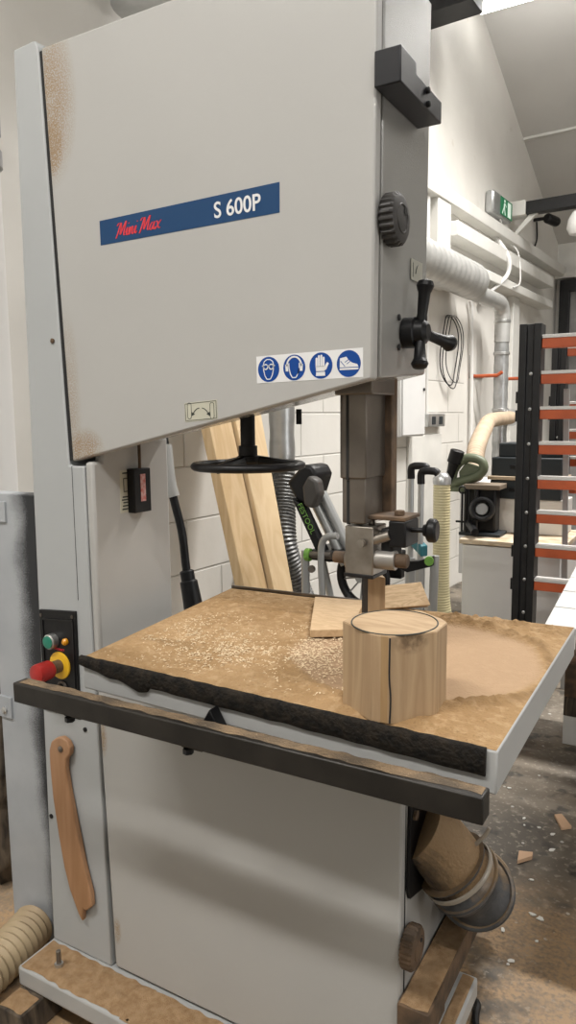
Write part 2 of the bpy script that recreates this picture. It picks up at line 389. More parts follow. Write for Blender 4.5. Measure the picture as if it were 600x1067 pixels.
rf.prism([(SF - .3, -.3, roofz(SF - .3)), (1.32, -.3, roofz(1.33)), (1.32, 7.2, roofz(1.33)), (SF - .3, 7.2, roofz(SF - .3))],
         [(SF - .3, -.3, roofz(SF - .3) + .1), (1.32, -.3, roofz(1.33) + .1), (1.32, 7.2, roofz(1.33) + .1), (SF - .3, 7.2, roofz(SF - .3) + .1)])
struct(rf.build('ceiling', M_ceil, smooth=False))
# roof lining joint, eaves trim, wall rails
t = MB(WM); t.box(5.95, 6.0, 0, 6.9, roofz(5.98) - .012, roofz(5.98) + .01); struct(t.build('trim_1', M_whitepaint))
struct(MB(WM).box(SB - .10, SB, 0, 6.9, 2.74, 2.80).build('trim_2', M_whitepaint, bevel=.005))
struct(MB(WM).box(1.6, 7.25, 0, .10, 2.77, 2.86).build('trim_3', M_whitepaint, bevel=.006))
f = MB(WM); f.box(4.05, 6.62, 0, .14, 2.56, 2.66); struct(f.build('trim_4', M_whitepaint, bevel=.006))
f = MB(WM); f.box(4.05, 6.62, 0, .14, 2.36, 2.43); struct(f.build('trim_5', M_whitepaint, bevel=.006))
f = MB(WM); f.box(3.82, 4.05, 0, .09, 2.2, 2.77); struct(f.build('trim_6', M_whitepaint, bevel=.006))
f = MB(WM); f.box(5.62, 5.80, 0, .06, 0, 2.36); struct(f.build('trim_7', M_whitepaint, bevel=.006))
# dark opening with a grey sheet in the far wall
f = MB(WM); f.box(SB - .12, SB - .02, .06, .16, 0, 2.7); f.box(SB - .12, SB - .02, .06, 3.2, 2.60, 2.72)
dr = struct(f.build('door_1', M_blacksteel, bevel=.005))
f = MB(WM); f.box(SB - .06, SB - .02, .16, 3.2, 0, 2.6); f.build('door_panel', mat('grey_door_sheet', (.33, .325, .31), .55, col2=(.17, .165, .16), vscale=3), dr)

# ------------------------------------------------------------------ the bandsaw
saw = thing('bandsaw', 'large grey floor-standing bandsaw with dusty table and blue name plate', 'bandsaw', (.4, .2, 0))
MB().plateY([(-.015, .12), (.167, .12), (.153, 1.0), (.153, 1.234), (.111, 1.234), (.082, 2.05), (.072, 2.064), (.012, 2.06)], 0, .235).build('column', M_strip, saw, bevel=.003)
MB().box(.1185, .1195, -.0006, .001, .95, 1.234).build('column_seam', M_dark, saw)
MB().plateX([(-.0005, .80), (.238, .80), (.238, 1.288), (.03, 1.270), (.026, 1.243), (-.0005, 1.243)], .1565, .178).build('neck', M_paint, saw, bevel=.006)
MB().plateY([(.1115, 1.245), (.1205, 1.245), (.0895, 2.042), (.0820, 2.042)], .003, .020).build('gap_shade_strip', M_dark, saw)  # dark strip standing in for the shade in the gap between column and door
# upper wheel housing behind its door
ub = [(.122, 1.243), (.790, 1.388), (.796, 2.046), (.090, 2.046)]
inn = [(.126, 1.248), (.793, 1.391), (.797, 2.04), (.094, 2.04)]
back = [(.126, 1.285), (.793, 1.405), (.797, 2.04), (.094, 2.04)]
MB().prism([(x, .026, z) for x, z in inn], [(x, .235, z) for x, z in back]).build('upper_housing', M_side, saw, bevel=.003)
MB().box(.13, .788, .0235, .0262, 1.42, 2.03).build('housing_gap', M_dark, saw)
MB().plateY(ub, 0, .023).build('upper_door', M_door, saw, bevel=.004)
# lower cabinet and its door
MB().plateY([(.176, .125), (.846, .125), (.846, .80), (.160, .80)], .026, .36).build('lower_cabinet', M_paint, saw, bevel=.003)
MB().box(.19, .845, .0225, .0265, .13, .79).build('cabinet_gap', M_dark, saw)
MB().plateY([(.180, .126), (.845, .126), (.847, .80), (.162, .80)], 0, .022).build('lower_door', M_door, saw, bevel=.004)
# base plate and the dust heaped on it
bpl = MB().box(-.02, .885, -.10, .37, .072, .118).build('base_plate', M_table, saw, bevel=.006)
def heap(name, poly_in, z, n, seed, parent=None, amp=.006, m_=M_dust, u0=0, u1=1, v0=0, v1=1):
    mb = MB(); nx, ny = n
    vs = [];
    for j in range(ny + 1):
        for i in range(nx + 1):
            u, v = i / nx, j / ny
            x = u0 + (u1 - u0) * u; y = v0 + (v1 - v0) * v
            e = min(1., 8 * min(u, 1 - u), 5 * min(v, 1 - v))
            hh = amp * e * (.55 + noise.noise((x * 18, y * 18, seed)) + .6 * noise.noise((x * 60, y * 60, seed)))
            ex = .006 * noise.noise((x * 40, y * 40, seed + 5)) if j in (0, ny) else 0
            vs.append((x, y + ex, z + max(.0006, hh)))
    mb.add(vs, [(j * (nx + 1) + i, j * (nx + 1) + i + 1, (j + 1) * (nx + 1) + i + 1, (j + 1) * (nx + 1) + i) for j in range(ny) for i in range(nx)])
    return mb.build(name, m_, parent, ang=80)
def grains(name, n, x0, x1, y0, y1, z, seed, m_, parent, lo=.0012, hi=.0032):
    R = random.Random(seed); mb = MB()
    for _ in range(n):
        x, y, r, a = R.uniform(x0, x1), R.uniform(y0, y1), R.uniform(lo, hi), R.uniform(0, PI)
        c, s = math.cos(a) * r * 1.6, math.sin(a) * r * 1.6; k = r * .5
        mb.add([(x - c, y - s, z), (x + s * .5, y - c * .5, z + R.uniform(0, r)), (x + c, y + s, z + R.uniform(0, r * .6)), (x - s * .5, y + c * .5, z), (x, y, z + r)],
               [(0, 1, 4), (1, 2, 4), (2, 3, 4), (3, 0, 4), (0, 3, 2, 1)])
    return mb.build(name, m_, parent, smooth=False)
hp = heap('sawdust_layer', None, .118, (90, 12), 2.2, saw, .007, u0=-.012, u1=.30, v0=-.096, v1=-.004); hp['kind'] = 'stuff'
hp = heap('sawdust_layer', None, .118, (90, 12), 7.2, saw, .006, u0=.28, u1=.878, v0=-.097, v1=-.004); hp['kind'] = 'stuff'
hp = heap('sawdust_layer', None, .118, (12, 40), 4.2, saw, .006, u0=.853, u1=.879, v0=.0, v1=.362); hp['kind'] = 'stuff'
st = MB().cyl((.066, -.058, .118), (.066, -.058, .160), .0055, n=12).build('anchor_stud', M_steel, saw, bevel=.001)
MB().cyl((.066, -.058, .121), (.066, -.058, .130), .010, n=6).build('nut', M_chrome, st)

# table
tb = [(.313, -.180), (1.050, -.202), (1.047, .416), (.2485, .378)]
table = MB().plateZ(tb, .852, .911).build('table', M_table, saw, bevel=.003)
MB().box(.52, .74, .03, .30, .80, .852).build('table_trunnion', M_blacksteel, saw, bevel=.006)
MB().plateZ([(.2485, .380), (.60, .397), (.60, .403), (.2485, .386)], .888, .918).build('table_back_lip', M_steel, saw, bevel=.002)
MB().prism([(.595, -.216, .852), (.635, -.216, .852), (.615, -.216, .885)], [(.595, -.194, .852), (.635, -.194, .852), (.615, -.194, .885)]).build('slot_wedge', M_black, table, bevel=.001)
# rough foam strip along the front edge of the table
es = MB(); N = 120; ring0 = []; R = random.Random(3); pv = []
for i in range(N + 1):
    u = i / N; x = .309 + (1.036 - .309) * u; y = -.180 + (-.202 + .180) * (x - .313) / .737
    low = .886 + .002 * noise.noise((x * 25, 1, 0)) - (.012 * max(0, 1 - abs(x - .45) / .05) if x < .47 else 0) + (.010 * max(0, .38 - x) / .07 if x < .38 else 0) - .010 * u
    top = .9135 + .0015 * noise.noise((x * 45, 7, 0)) ; o_ = .0065 + .002 * noise.noise((x * 30, 3, 3))
    pv += [(x, y + .0005, top), (x, y - o_ * .7, top - .001), (x, y - o_, top - .006), (x, y - o_ * 1.05, low + .004), (x, y - o_ * .6, low), (x, y + .0005, low)]
q = 6
es.add(pv, [(i * q + j, i * q + (j + 1) % q, (i + 1) * q + (j + 1) % q, (i + 1) * q + j) for i in range(N) for j in range(q)] + [tuple(range(q)), tuple(N * q + j for j in range(q))])
tag(es.build('edge_strip', M_blackrough, saw, ang=60), 'rough black strip along front edge of table')

# fence rail in front of the table
ra = Vector((.2125, -.252, .852)); rb_ = Vector((1.049, -.262, .861)); dx = (rb_ - ra).normalized(); dy = Vector((-dx.y, dx.x, 0)).normalized(); dz = dx.cross(dy)
RM = Matrix(((dx.x, dy.x, dz.x, ra.x), (dx.y, dy.y, dz.y, ra.y), (dx.z, dy.z, dz.z, ra.z), (0, 0, 0, 1))); RL = (rb_ - ra).length
rail = MB(RM).box(0, RL, 0, .030, -.0195, .0165).build('fence_rail', M_rail, saw, bevel=.0025)
M_thin = mat('thin_dust', (.26, .18, .105), .9, col2=(.10, .075, .05), vscale=16, bump=.5, bscale=260, detail=8)
dl = heap('rail_dust', None, 0, (120, 3), 9.1, None, .0016, M_thin, u0=.01, u1=RL - .004, v0=.007, v1=.028)
for v in dl.data.vertices: v.co = (RM @ (v.co + dl.location + Vector((0, 0, .0163)))) - ORIG[saw.name]
dl.location = (0, 0, 0); dl.parent = saw; dl['kind'] = 'stuff'
for k, bx in enumerate((.135, .39)):
    bk = MB(RM).box(bx - .02, bx + .02, .010, .065, -.026, -.019).build('rail_bracket', M_blacksteel, saw, bevel=.001)
    b_ = MB(RM); b_.cyl((bx - .008, .012, -.034), (bx - .008, .012, -.026), .0085, n=6); b_.build('bolt', M_black, bk)

# name plate with its lettering
zc = lambda x: 1.705 + (x - .2245) * (.007 / .399)
npl = MB().plateY([(.2250, 1.6595), (.6235, 1.6635), (.6240, 1.7115), (.2245, 1.7045)], -.0006, .0004).build('name_plate', M_blue, saw)
tilt = math.atan2(.006, .399)
t = text_mesh('S 600P', .0375, faceY(.4905, -.0009, 1.6725, tilt), 'lettering', M_signwhite, npl, offset=.00045, width=.80); tag(t, 'white lettering')
bb = [v.co.x for v in t.data.vertices]; kx = .095 / (max(bb) - min(bb)); mn = min(bb)
for v in t.data.vertices: v.co.x = .4925 - .4 + (v.co.x - mn) * kx
# brush-script words, stroke by stroke (unit = cap height)
GL = {'M': ([[(0, -.05), (.10, .25), (.26, .95), (.34, .6), (.36, .15), (.55, .62), (.74, 1.0), (.70, .5), (.72, .08), (.84, .10)], [(-.08, .78), (.06, .95), (.26, .95)]], .88),
      'a': ([[(.34, .50), (.16, .50), (.02, .25), (.08, .03), (.22, .08), (.38, .52), (.34, .10), (.42, .02), (.54, .16)]], .52),
      'i': ([[(-.04, .22), (.10, .54), (.08, .12), (.14, .02), (.26, .16)], [(.14, .78), (.17, .84)]], .27),
      'n': ([[(-.04, .22), (.08, .54), (.06, .02), (.20, .42), (.32, .54), (.32, .12), (.40, .02), (.52, .16)]], .52),
      'x': ([[(0, .48), (.10, .52), (.22, .22), (.34, .02), (.46, .08)], [(.42, .54), (.22, .28), (.0, .0)]], .46), ' ': ([], .26)}
def script(txt, x0, z0, cap, tl):
    mb = MB(); cx_ = 0
    for ch_ in txt:
        st_, adv = GL[ch_]
        for p in st_:
            q = smooth_path([(a + .28 * b_, b_, 0) for a, b_ in p], 5)
            for k, (a, b_) in enumerate(zip(q, q[1:])):
                d = (b_ - a); L = d.length or 1e-6; wd = .052 + .075 * abs(d.y / L) ** 1.5
                nx, ny = .94 * wd, -.25 * wd                 # slanted brush
                P4 = [(a.x - nx / 2, a.y - ny / 2), (a.x + nx / 2, a.y + ny / 2), (b_.x + nx / 2, b_.y + ny / 2), (b_.x - nx / 2, b_.y - ny / 2)]
                e = [(x0 + (cx_ + u) * cap, z0 + v * cap + (cx_ + u) * cap * tl) for u, v in P4]
                mb.plateY(e, -.0012 - .000004 * k, -.0006)
        cx_ += adv
    return mb
t = script('Mini Max', .2655, 1.6685, .0262, tilt + .02).build('lettering', M_labelred, npl, smooth=False); tag(t, 'red brush-script lettering')

# safety sticker: four blue discs
stk = MB().plateY([(.5745, 1.3875), (.7745, 1.3915), (.7740, 1.4375), (.5740, 1.4330)], -.0005, .0004).build('safety_sticker', M_signwhite, saw)
def pic(k): return (.5985 + .0502 * k, 1.4105 + .0010 * k)
def addn(mb, cx, cz, pts, r, y0, y1): mb.plateY([(cx + x * r, cz + z * r) for x, z in pts], y0, y1)
RD = .0212
dsc = []
for k in range(4):
    cx, cz = pic(k); dsc.append(MB().plateY(disc((cx, cz), RD), -.0009, -.0004).build('pictogram', M_signblue, stk))
def line(mb, cx, cz, pts, wd, r, y0=-.0013, y1=-.0008, closed=False):
    pp = pts + [pts[0]] if closed else pts
    for (x0, z0), (x1, z1) in zip(pp, pp[1:]):
        L = math.hypot(x1 - x0, z1 - z0) or 1; nx, nz = -(z1 - z0) / L * wd / 2, (x1 - x0) / L * wd / 2
        addn(mb, cx, cz, [(x0 + nx, z0 + nz), (x0 - nx, z0 - nz), (x1 - nx, z1 - nz), (x1 + nx, z1 + nz)], r, y0, y1)
head = [(-.48, .35), (-.40, .62), (-.15, .78), (.15, .78), (.40, .62), (.48, .35), (.46, -.05), (.34, -.5), (.16, -.78), (-.16, -.78), (-.34, -.5), (-.46, -.05)]
s0 = MB(); cx, cz = pic(0); line(s0, cx, cz, head, .07, RD, closed=True)
for sx_ in (-.26, .26):
    addn(s0, cx, cz, disc((sx_, .2), .24, 20), RD, -.0013, -.0008)
line(s0, cx, cz, [(-.6, .28), (.6, .28)], .1, RD)
g = s0.build('goggles_symbol', M_signwhite, dsc[0], smooth=False)
g2 = MB()
for sx_ in (-.26, .26): addn(g2, cx, cz, disc((sx_, .2), .14, 16), RD, -.0016, -.0012)
g2.build('lens', M_signblue, dsc[0], smooth=False)
s1 = MB(); cx, cz = pic(1); line(s1, cx, cz, head[6:] + [head[0]], .08, RD); line(s1, cx, cz, head[5:8], .08, RD)
arc = [(.66 * math.cos(a), .12 + .72 * math.sin(a)) for a in [PI * i / 12 for i in range(13)]]; line(s1, cx, cz, arc, .14, RD)
addn(s1, cx, cz, [(-.80, .25), (-.56, .25), (-.52, -.28), (-.76, -.28)], RD, -.0013, -.0008); addn(s1, cx, cz, [(.56, .25), (.80, .25), (.76, -.28), (.52, -.28)], RD, -.0013, -.0008)
s1.build('ear_defender_symbol', M_signwhite, dsc[1], smooth=False)
s2 = MB(); cx, cz = pic(2)
for fx, fh in ((-.36, .62), (-.16, .80), (.05, .82), (.25, .66)): addn(s2, cx, cz, [(fx - .085, -.1), (fx + .085, -.1), (fx + .085, fh - .06), (fx + .04, fh), (fx - .04, fh), (fx - .085, fh - .06)], RD, -.0013, -.0008)
addn(s2, cx, cz, [(-.45, -.05), (.33, -.05), (.33, -.42), (-.40, -.42)], RD, -.0013, -.0008)
addn(s2, cx, cz, [(.30, -.40), (.33, -.08), (.55, .26), (.70, .14), (.48, -.30)], RD, -.0013, -.0008)
addn(s2, cx, cz, [(-.40, -.48), (.36, -.48), (.38, -.78), (-.42, -.78)], RD, -.0013, -.0008)
s2.build('glove_symbol', M_signwhite, dsc[2], smooth=False)
s3 = MB(); cx, cz = pic(3)
addn(s3, cx, cz, [(-.72, .42), (-.18, .52), (-.02, .28), (.30, .06), (.72, -.06), (.82, -.26), (-.74, -.26)], RD, -.0013, -.0008)
addn(s3, cx, cz, [(-.74, -.32), (.83, -.32), (.80, -.46), (-.74, -.46)], RD, -.0013, -.0008)
s3.build('boot_symbol', M_signwhite, dsc[3], smooth=False)
s4 = MB(); line(s4, cx, cz, [(-.02, .28), (-.30, .10)], .05, RD, -.0016, -.0012); line(s4, cx, cz, [(.14, .16), (-.14, -.02)], .05, RD, -.0016, -.0012); line(s4, cx, cz, [(-.66, .2), (-.3, -.2)], .05, RD, -.0016, -.0012)
s4.build('boot_lines', M_signblue, dsc[3], smooth=False)

# direction decal under it
M_ink = mat('decal_ink', (.03, .035, .03), .6)
dc = MB().plateY([(.416, 1.322), (.4895, 1.327), (.489, 1.362), (.4155, 1.357)], -.0005, .0004).build('arrow_decal', M_decal, saw)
ik = MB()
for x in (.427, .478):
    pts = [(x + .0045 * math.cos(a), 1.3425 + (.010 if math.sin(a) > 0 else -.010) + .0045 * math.sin(a)) for a in [2 * PI * i / 16 for i in range(16)]]; line(ik, 0, 0, pts, .0009, 1, -.0009, -.0004, True)
for sg in (-1, 1):
    pts = [(.4525 + sg * (.003 + .015 * t_), 1.3475 - .011 * t_ * t_) for t_ in (0, .35, .7, 1)]; line(ik, 0, 0, pts, .0016, 1, -.0009, -.0004)
    x1, z1 = pts[-1]; ik.plateY([(x1 + sg * .003, z1 - .004), (x1 + sg * .002, z1 + .004), (x1 - sg * .005, z1)], -.0009, -.0004)
line(ik, 0, 0, [(.418, 1.3245), (.4875, 1.3290), (.487, 1.3600), (.4175, 1.3550)], .0009, 1, -.0009, -.0004, True)
ik.build('arrows', M_ink, dc, smooth=False)
dc = MB().plateX([(.150, 1.563), (.205, 1.563), (.205, 1.598), (.150, 1.598)], .7955, .7968).build('arrow_decal', mat('faded_decal', (.33, .325, .28), .4), saw)
ik = MB(); ik.plateX([(.158, 1.568), (.160, 1.568), (.160, 1.592), (.158, 1.592)], .7965, .7972); ik.tube([(.7968, .170 + .012 * t_, 1.575 + .016 * math.sin(t_ * 1.6)) for t_ in (0, .3, .6, 1)], .0012, 6)
ik.build('arrows', M_ink, dc, smooth=False)

# tracking scale on the side of the column
dc = MB().plateX([(.074, 1.130), (.113, 1.130), (.114, 1.221), (.077, 1.221)], .1775, .1787).build('scale_decal', M_decal, saw)
ik = MB()
for i, z in enumerate((1.136, 1.143, 1.150, 1.156, 1.162, 1.213)): ik.box(.1784, .1791, .080 + .002 * (i % 3), .108 - .004 * (i % 2), z, z + .003)
for (y0, y1, z0, z1) in ((.086, .088, 1.175, 1.203), (.099, .101, 1.175, 1.203), (.086, .101, 1.174, 1.176), (.086, .101, 1.202, 1.204)): ik.box(.1784, .1791, y0, y1, z0, z1)
ik.build('print', M_ink, dc, smooth=False)
ti = MB().box(.1775, .1990, .098, .151, 1.128, 1.223).build('tension_indicator', M_black, saw, bevel=.002)
MB().box(.1985, .1998, .117, .133, 1.152, 1.211).build('scale_strip', mat('pink_white_scale', (.62, .42, .41), .5, col2=(.5, .12, .11), vscale=110), ti)
MB().cyl((.190, .127, 1.222), (.190, .127, 1.30), .0035, n=10).build('rod', M_rust, ti)

# tension handwheel under the upper housing
hw = MB().torus((.475, .12, 1.236), (0, 0, 1), .1035, .0095, 56, 12, .85).build('handwheel', M_black, saw)
h_ = MB()
for k in range(3):
    a = .5 + 2 * PI * k / 3; h_.tube([(.475 + d * math.cos(a), .12 + d * math.sin(a), 1.247 - .012 * (d / .1)) for d in (.0, .05, .1)], [.012, .010, .009], 10)
h_.lathe((.475, .12, 1.232), (0, 0, 1), [(0, .018), (.012, .024), (.022, .022), (.026, .015)])
h_.build('spokes', M_black, hw)
h_ = MB(); h_.cyl((.475, .12, 1.255), (.475, .12, 1.36), .0145, n=20); h_.cyl((.475, .12, 1.255), (.475, .12, 1.275), .0185, n=20); h_.build('stem', M_black, hw, bevel=.001)
MB().cyl((.545, .20, 1.315), (.545, .20, 1.345), .006, n=10).build('pin', M_black, saw)

# blade guide post, bottom bar, guide head
gp = MB().box(.692, .763, .062, .165, 1.366, 1.42).build('post_collar', M_steel, saw, bevel=.003)
def post(z0, z1, g_, name):
    p = MB().plateZ([(.697 + g_, .074 + g_), (.703 + g_, .068 + g_), (.750 - g_, .068 + g_), (.750 - g_, .152 - g_), (.697 + g_, .152 - g_)], z0, z1).build(name, M_steel, saw, bevel=.0025)
    MB().box(.712, .717, .0672 + g_, .075, z0 - .002, z1 - .016 * (g_ > 0)).build('slot', M_dark, p)
    return p
post(1.222, 1.385, 0, 'guide_post'); post(1.143, 1.235, .003, 'guide_post')
MB().box(.740, .762, .1525, .18, 1.155, 1.41).build('guide_bar', M_rust, saw, bevel=.002)
a_ = MB(); a_.box(.715, .815, .085, .160, 1.150, 1.157); a_.cyl((.795, .11, 1.157), (.795, .11, 1.166), .010, n=6); a_.build('guide_arm', M_rust, saw, bevel=.0015)
hd = MB().box(.706, .760, .075, .135, 1.052, 1.138)
hd.lathe((.711, .105, 1.12), (-1, 0, 0), [(0, .018), (.010, .018), (.012, .014)]); hd.lathe((.711, .105, 1.072), (-1, 0, 0), [(0, .020), (.012, .020), (.014, .016)])
hd.cyl((.720, .105, 1.137), (.720, .105, 1.147), .006, n=10); hd.cyl((.745, .105, 1.137), (.745, .105, 1.147), .006, n=10)
hd = hd.build('guide_head', M_brightsteel, saw, bevel=.004)
MB().box(.704, .761, .074, .137, 1.046, 1.053).build('guide_plate', M_blacksteel, hd, bevel=.001)
x_ = MB(); x_.lathe((.758, .095, 1.079), (1, .05, 0), [(0, .0175), (.036, .0175), (.037, .0165)]); x_.build('roller', mat('pale_roller', (.27, .255, .235), .4, .4), hd)
x_ = MB(); x_.lathe((.794, .097, 1.079), (1, .05, 0), [(0, .0125), (.020, .0125), (.022, .010)]); x_.build('roller_shaft', M_rust, hd)
x_ = MB(); x_.lathe((.698, .105, 1.074), (-1, 0, 0), [(0, .011), (.026, .011), (.028, .009)]); x_.build('side_pin', M_rust, hd)
x_ = MB(); x_.lathe((.752, .085, 1.112), (.93, .1, .33), [(0, .009), (.036, .009)]); x_.cyl((.742, .070, 1.110), (.742, .060, 1.110), .007, n=14); x_.build('locking_pin', M_brightsteel, hd)
x_ = MB(); x_.plateZ([(.768, .09), (.79, .09), (.797, .12), (.768, .12)], 1.082, 1.135); x_.build('thrust_bracket', M_black, hd, bevel=.003)
bk = MB().plateZ([(.784, .085), (.816, .085), (.816, .15), (.784, .15)], 1.104, 1.150).build('clamp_block', M_black, saw, bevel=.003)
MB().cyl((.752, .105, 1.112), (.788, .108, 1.130), .0105, n=18).build('clamp_rod', M_steel, bk)
kn = MB(); kn.cyl((.814, .115, 1.132), (.848, .115, 1.133), .0045, n=12); kn.lathe((.838, .115, 1.1328), (1, 0, 0), [(0, .010), (.006, .012)]); kn.build('clamp_screw', M_black, bk)
kn = MB(); kn.lathe((.844, .115, 1.133), (1, .1, 0), [(0, .017), (.004, .021), (.014, .021), (.018, .017)], n=16); kn.build('clamp_knob', M_black, bk, bevel=.001)
MB().box(.7325, .7345, .09, .112, .80, 1.05).build('blade', M_blacksteel, saw)

# right side of the housing: clamp bracket, knobs, star handle
cb_ = MB(); cb_.plateX([(-.010, 1.815), (.176, 1.815), (.176, 1.850), (.055, 1.850), (.055, 1.8665), (-.010, 1.8665)], .795, .8375)
cb_ = cb_.build('clamp_bracket', M_bracket, saw, bevel=.002)
for y, z in ((.100, 1.841), (.104, 1.822)): MB().lathe((.8365, y, z), (1, 0, 0), [(0, .005), (.006, .005), (.007, .003)], 12).build('bolt', M_black, cb_)
def knob(name, x, y, z, r, L, m_=M_black):
    mb = MB(); n = 96; k = [(0, .92), (.15, 1), (.75, 1), (.92, .93), (1, .80)]; vs = []
    for d, q_ in k:
        for j in range(n):
            a = 2 * PI * j / n; rr = r * q_ * (1 + (.05 * (1 if (j // 2) % 2 else -1) if d < .9 else 0)); vs.append((x + L * d, y + rr * math.cos(a), z + rr * math.sin(a)))
    mb.add(vs, [(i * n + j, i * n + (j + 1) % n, (i + 1) * n + (j + 1) % n, (i + 1) * n + j) for i in range(len(k) - 1) for j in range(n)] + [tuple(range(n)), tuple(4 * n + j for j in range(n))])
    o = mb.build(name, m_, saw)
    MB().torus((x + L, y, z), (1, 0, 0), r * .55, .0015, 32, 6).build('ring', m_, o)
    c = MB(); c.cyl((x + L - .001, y + r * .3, z + r * .35), (x + L + .001, y + r * .3, z + r * .35), r * .16, n=12); c.build('hole', M_dark, o)
    return o
M_knob = mat('grey_black_knob', (.045, .042, .04), .55, var=.4, vscale=40)
knob('door_knob', .795, .045, 1.637, .039, .026, M_knob)
knob('door_knob', .849, .020, .420, .036, .024, M_rust)
sh = MB(); sh.lathe((.795, .128, 1.470), (1, 0, 0), [(0, .026), (.020, .026), (.022, .022), (.036, .020), (.042, .013)]); sh = sh.build('star_handle', M_black, saw)
for (ey, ez, ex) in ((.132, 1.552, .829), (.108, 1.412, .829), (.205, 1.455, .852)):
    p0 = Vector((.822, .128, 1.470)); p1 = Vector((ex, ey, ez)); d = p1 - p0
    x_ = MB(); x_.tube([p0, p0 + d * .35, p0 + d * .78, p0 + d * .84, p0 + d * .93, p0 + d * 1.02, p0 + d * 1.06], [.012, .0085, .0105, .0125, .0150, .0125, .004], 14); x_.build('handle_arm', M_black, sh)
for z in (1.493, 1.444): MB().lathe((.795, .098, z), (1, 0, 0), [(0, .0055), (.002, .0055), (.003, .003)], 14).build('plug', M_dark, saw)
for x, z in ((.082, 1.489), (.001, .431), (.122, .664)):
    MB().lathe((x, .0005, z), (0, -1, 0), [(0, .0052), (.003, .0052), (.0045, .003)], 14).build('screw', M_rust if z > 1 else M_blacksteel, saw)

# control panel
cp = MB().plateY([(.003, .690), (.112, .690), (.1135, .926), (.0035, .917)], -.006, .001).build('control_panel', M_black, saw, bevel=.0015)
f_ = MB(); line(f_, 0, 0, [(.012, .700), (.104, .706), (.106, .905), (.014, .898)], .003, 1, -.0085, -.005, True); f_.build('panel_frame', M_blacksteel, cp)
x_ = MB(); x_.lathe((.0445, -.006, .853), (0, -1, 0), [(0, .0165), (.014, .0165), (.016, .014)]); b_ = x_.build('start_button', M_chrome, cp)
x_ = MB(); x_.lathe((.0445, -.020, .853), (0, -1, 0), [(0, .0138), (.004, .0135), (.005, .010)]); tag(x_.build('button_cap', M_green, b_), 'green button face')
x_ = MB(); x_.lathe((.0825, -.006, .856), (0, -1, 0), [(0, .0075), (.005, .0075), (.009, .004)], 18); tag(x_.build('indicator_light', M_amber, cp), 'amber pilot light')
x_ = MB(); x_.lathe((.062, -.006, .800), (0, -1, 0), [(0, .030), (.003, .030), (.004, .028)], 36); em = x_.build('emergency_ring', M_yellow, cp)
x_ = MB(); x_.lathe((.062, -.009, .800), (0, -1, 0), [(0, .014), (.026, .014)]); x_.build('button_neck', M_rust, em)
x_ = MB(); x_.lathe((.062, -.033, .800), (0, -1, 0), [(0, .017), (.004, .020), (.022, .0205), (.034, .021), (.040, .0195), (.043, .012)], 32); tag(x_.build('emergency_stop', M_red, em), 'red emergency mushroom button')
x_ = MB(); x_.torus((.066, -.008, .752), (0, 1, 0), .011, .003, 24, 8); x_.build('key_ring', M_steel, cp)
for x in (.010, .105):
    for z in (.905 + .08 * x, .700): MB().lathe((x, -.006, z), (0, -1, 0), [(0, .0038), (.002, .0036)], 10).build('screw', M_steel, cp)
text_mesh('ON', .008, faceY(.082, -.0064, .744), 'lettering', M_signwhite, cp)
text_mesh('EMERGENCY', .0065, faceY(.040, -.0064, .8335), 'lettering', M_labelred, cp)

# dust port on the right side of the cabinet, foot pedal bar
fl_ = MB(); fl_.plateX([(.022, .520), (.030, .50), (.135, .47), (.16, .60), (.125, .69), (.03, .69)], .8465, .853); port = fl_.build('dust_port', M_black, saw, bevel=.001)
pth = smooth_path([(.848, .085, .600), (.870, .098, .580), (.893, .112, .545), (.915, .125, .508)], 6)
x_ = MB(); x_.tube(pth, [.058] * len(pth), 28); M_sp = mat('dust_caked_spout', (.045, .036, .027), .7, bump=.4, bscale=150); dusty(M_sp, (.27, .175, .09), -.15, .45, .95); x_.build('spout', M_sp, port)
x_ = MB(); x_.lathe((.852, .045, .648), (1, 0, 0), [(0, .009), (.006, .009), (.007, .006)], 6); x_.build('bolt', M_rust, port)
pb = MB(); pb.plateZ([(.8465, -.012), (.900, -.012), (.900, .305), (.8465, .305)], .275, .329); pedal = pb.build('pedal_bar', M_rust, saw, bevel=.003)
MB().box(.8465, .9035, -.0135, .075, .274, .3315).build('pedal_cap', M_rust, pedal, bevel=.002)
hp = heap('pedal_dust', None, .331, (8, 40), 3.3, pedal, .003, u0=.850, u1=.899, v0=-.008, v1=.30); hp['kind'] = 'stuff'

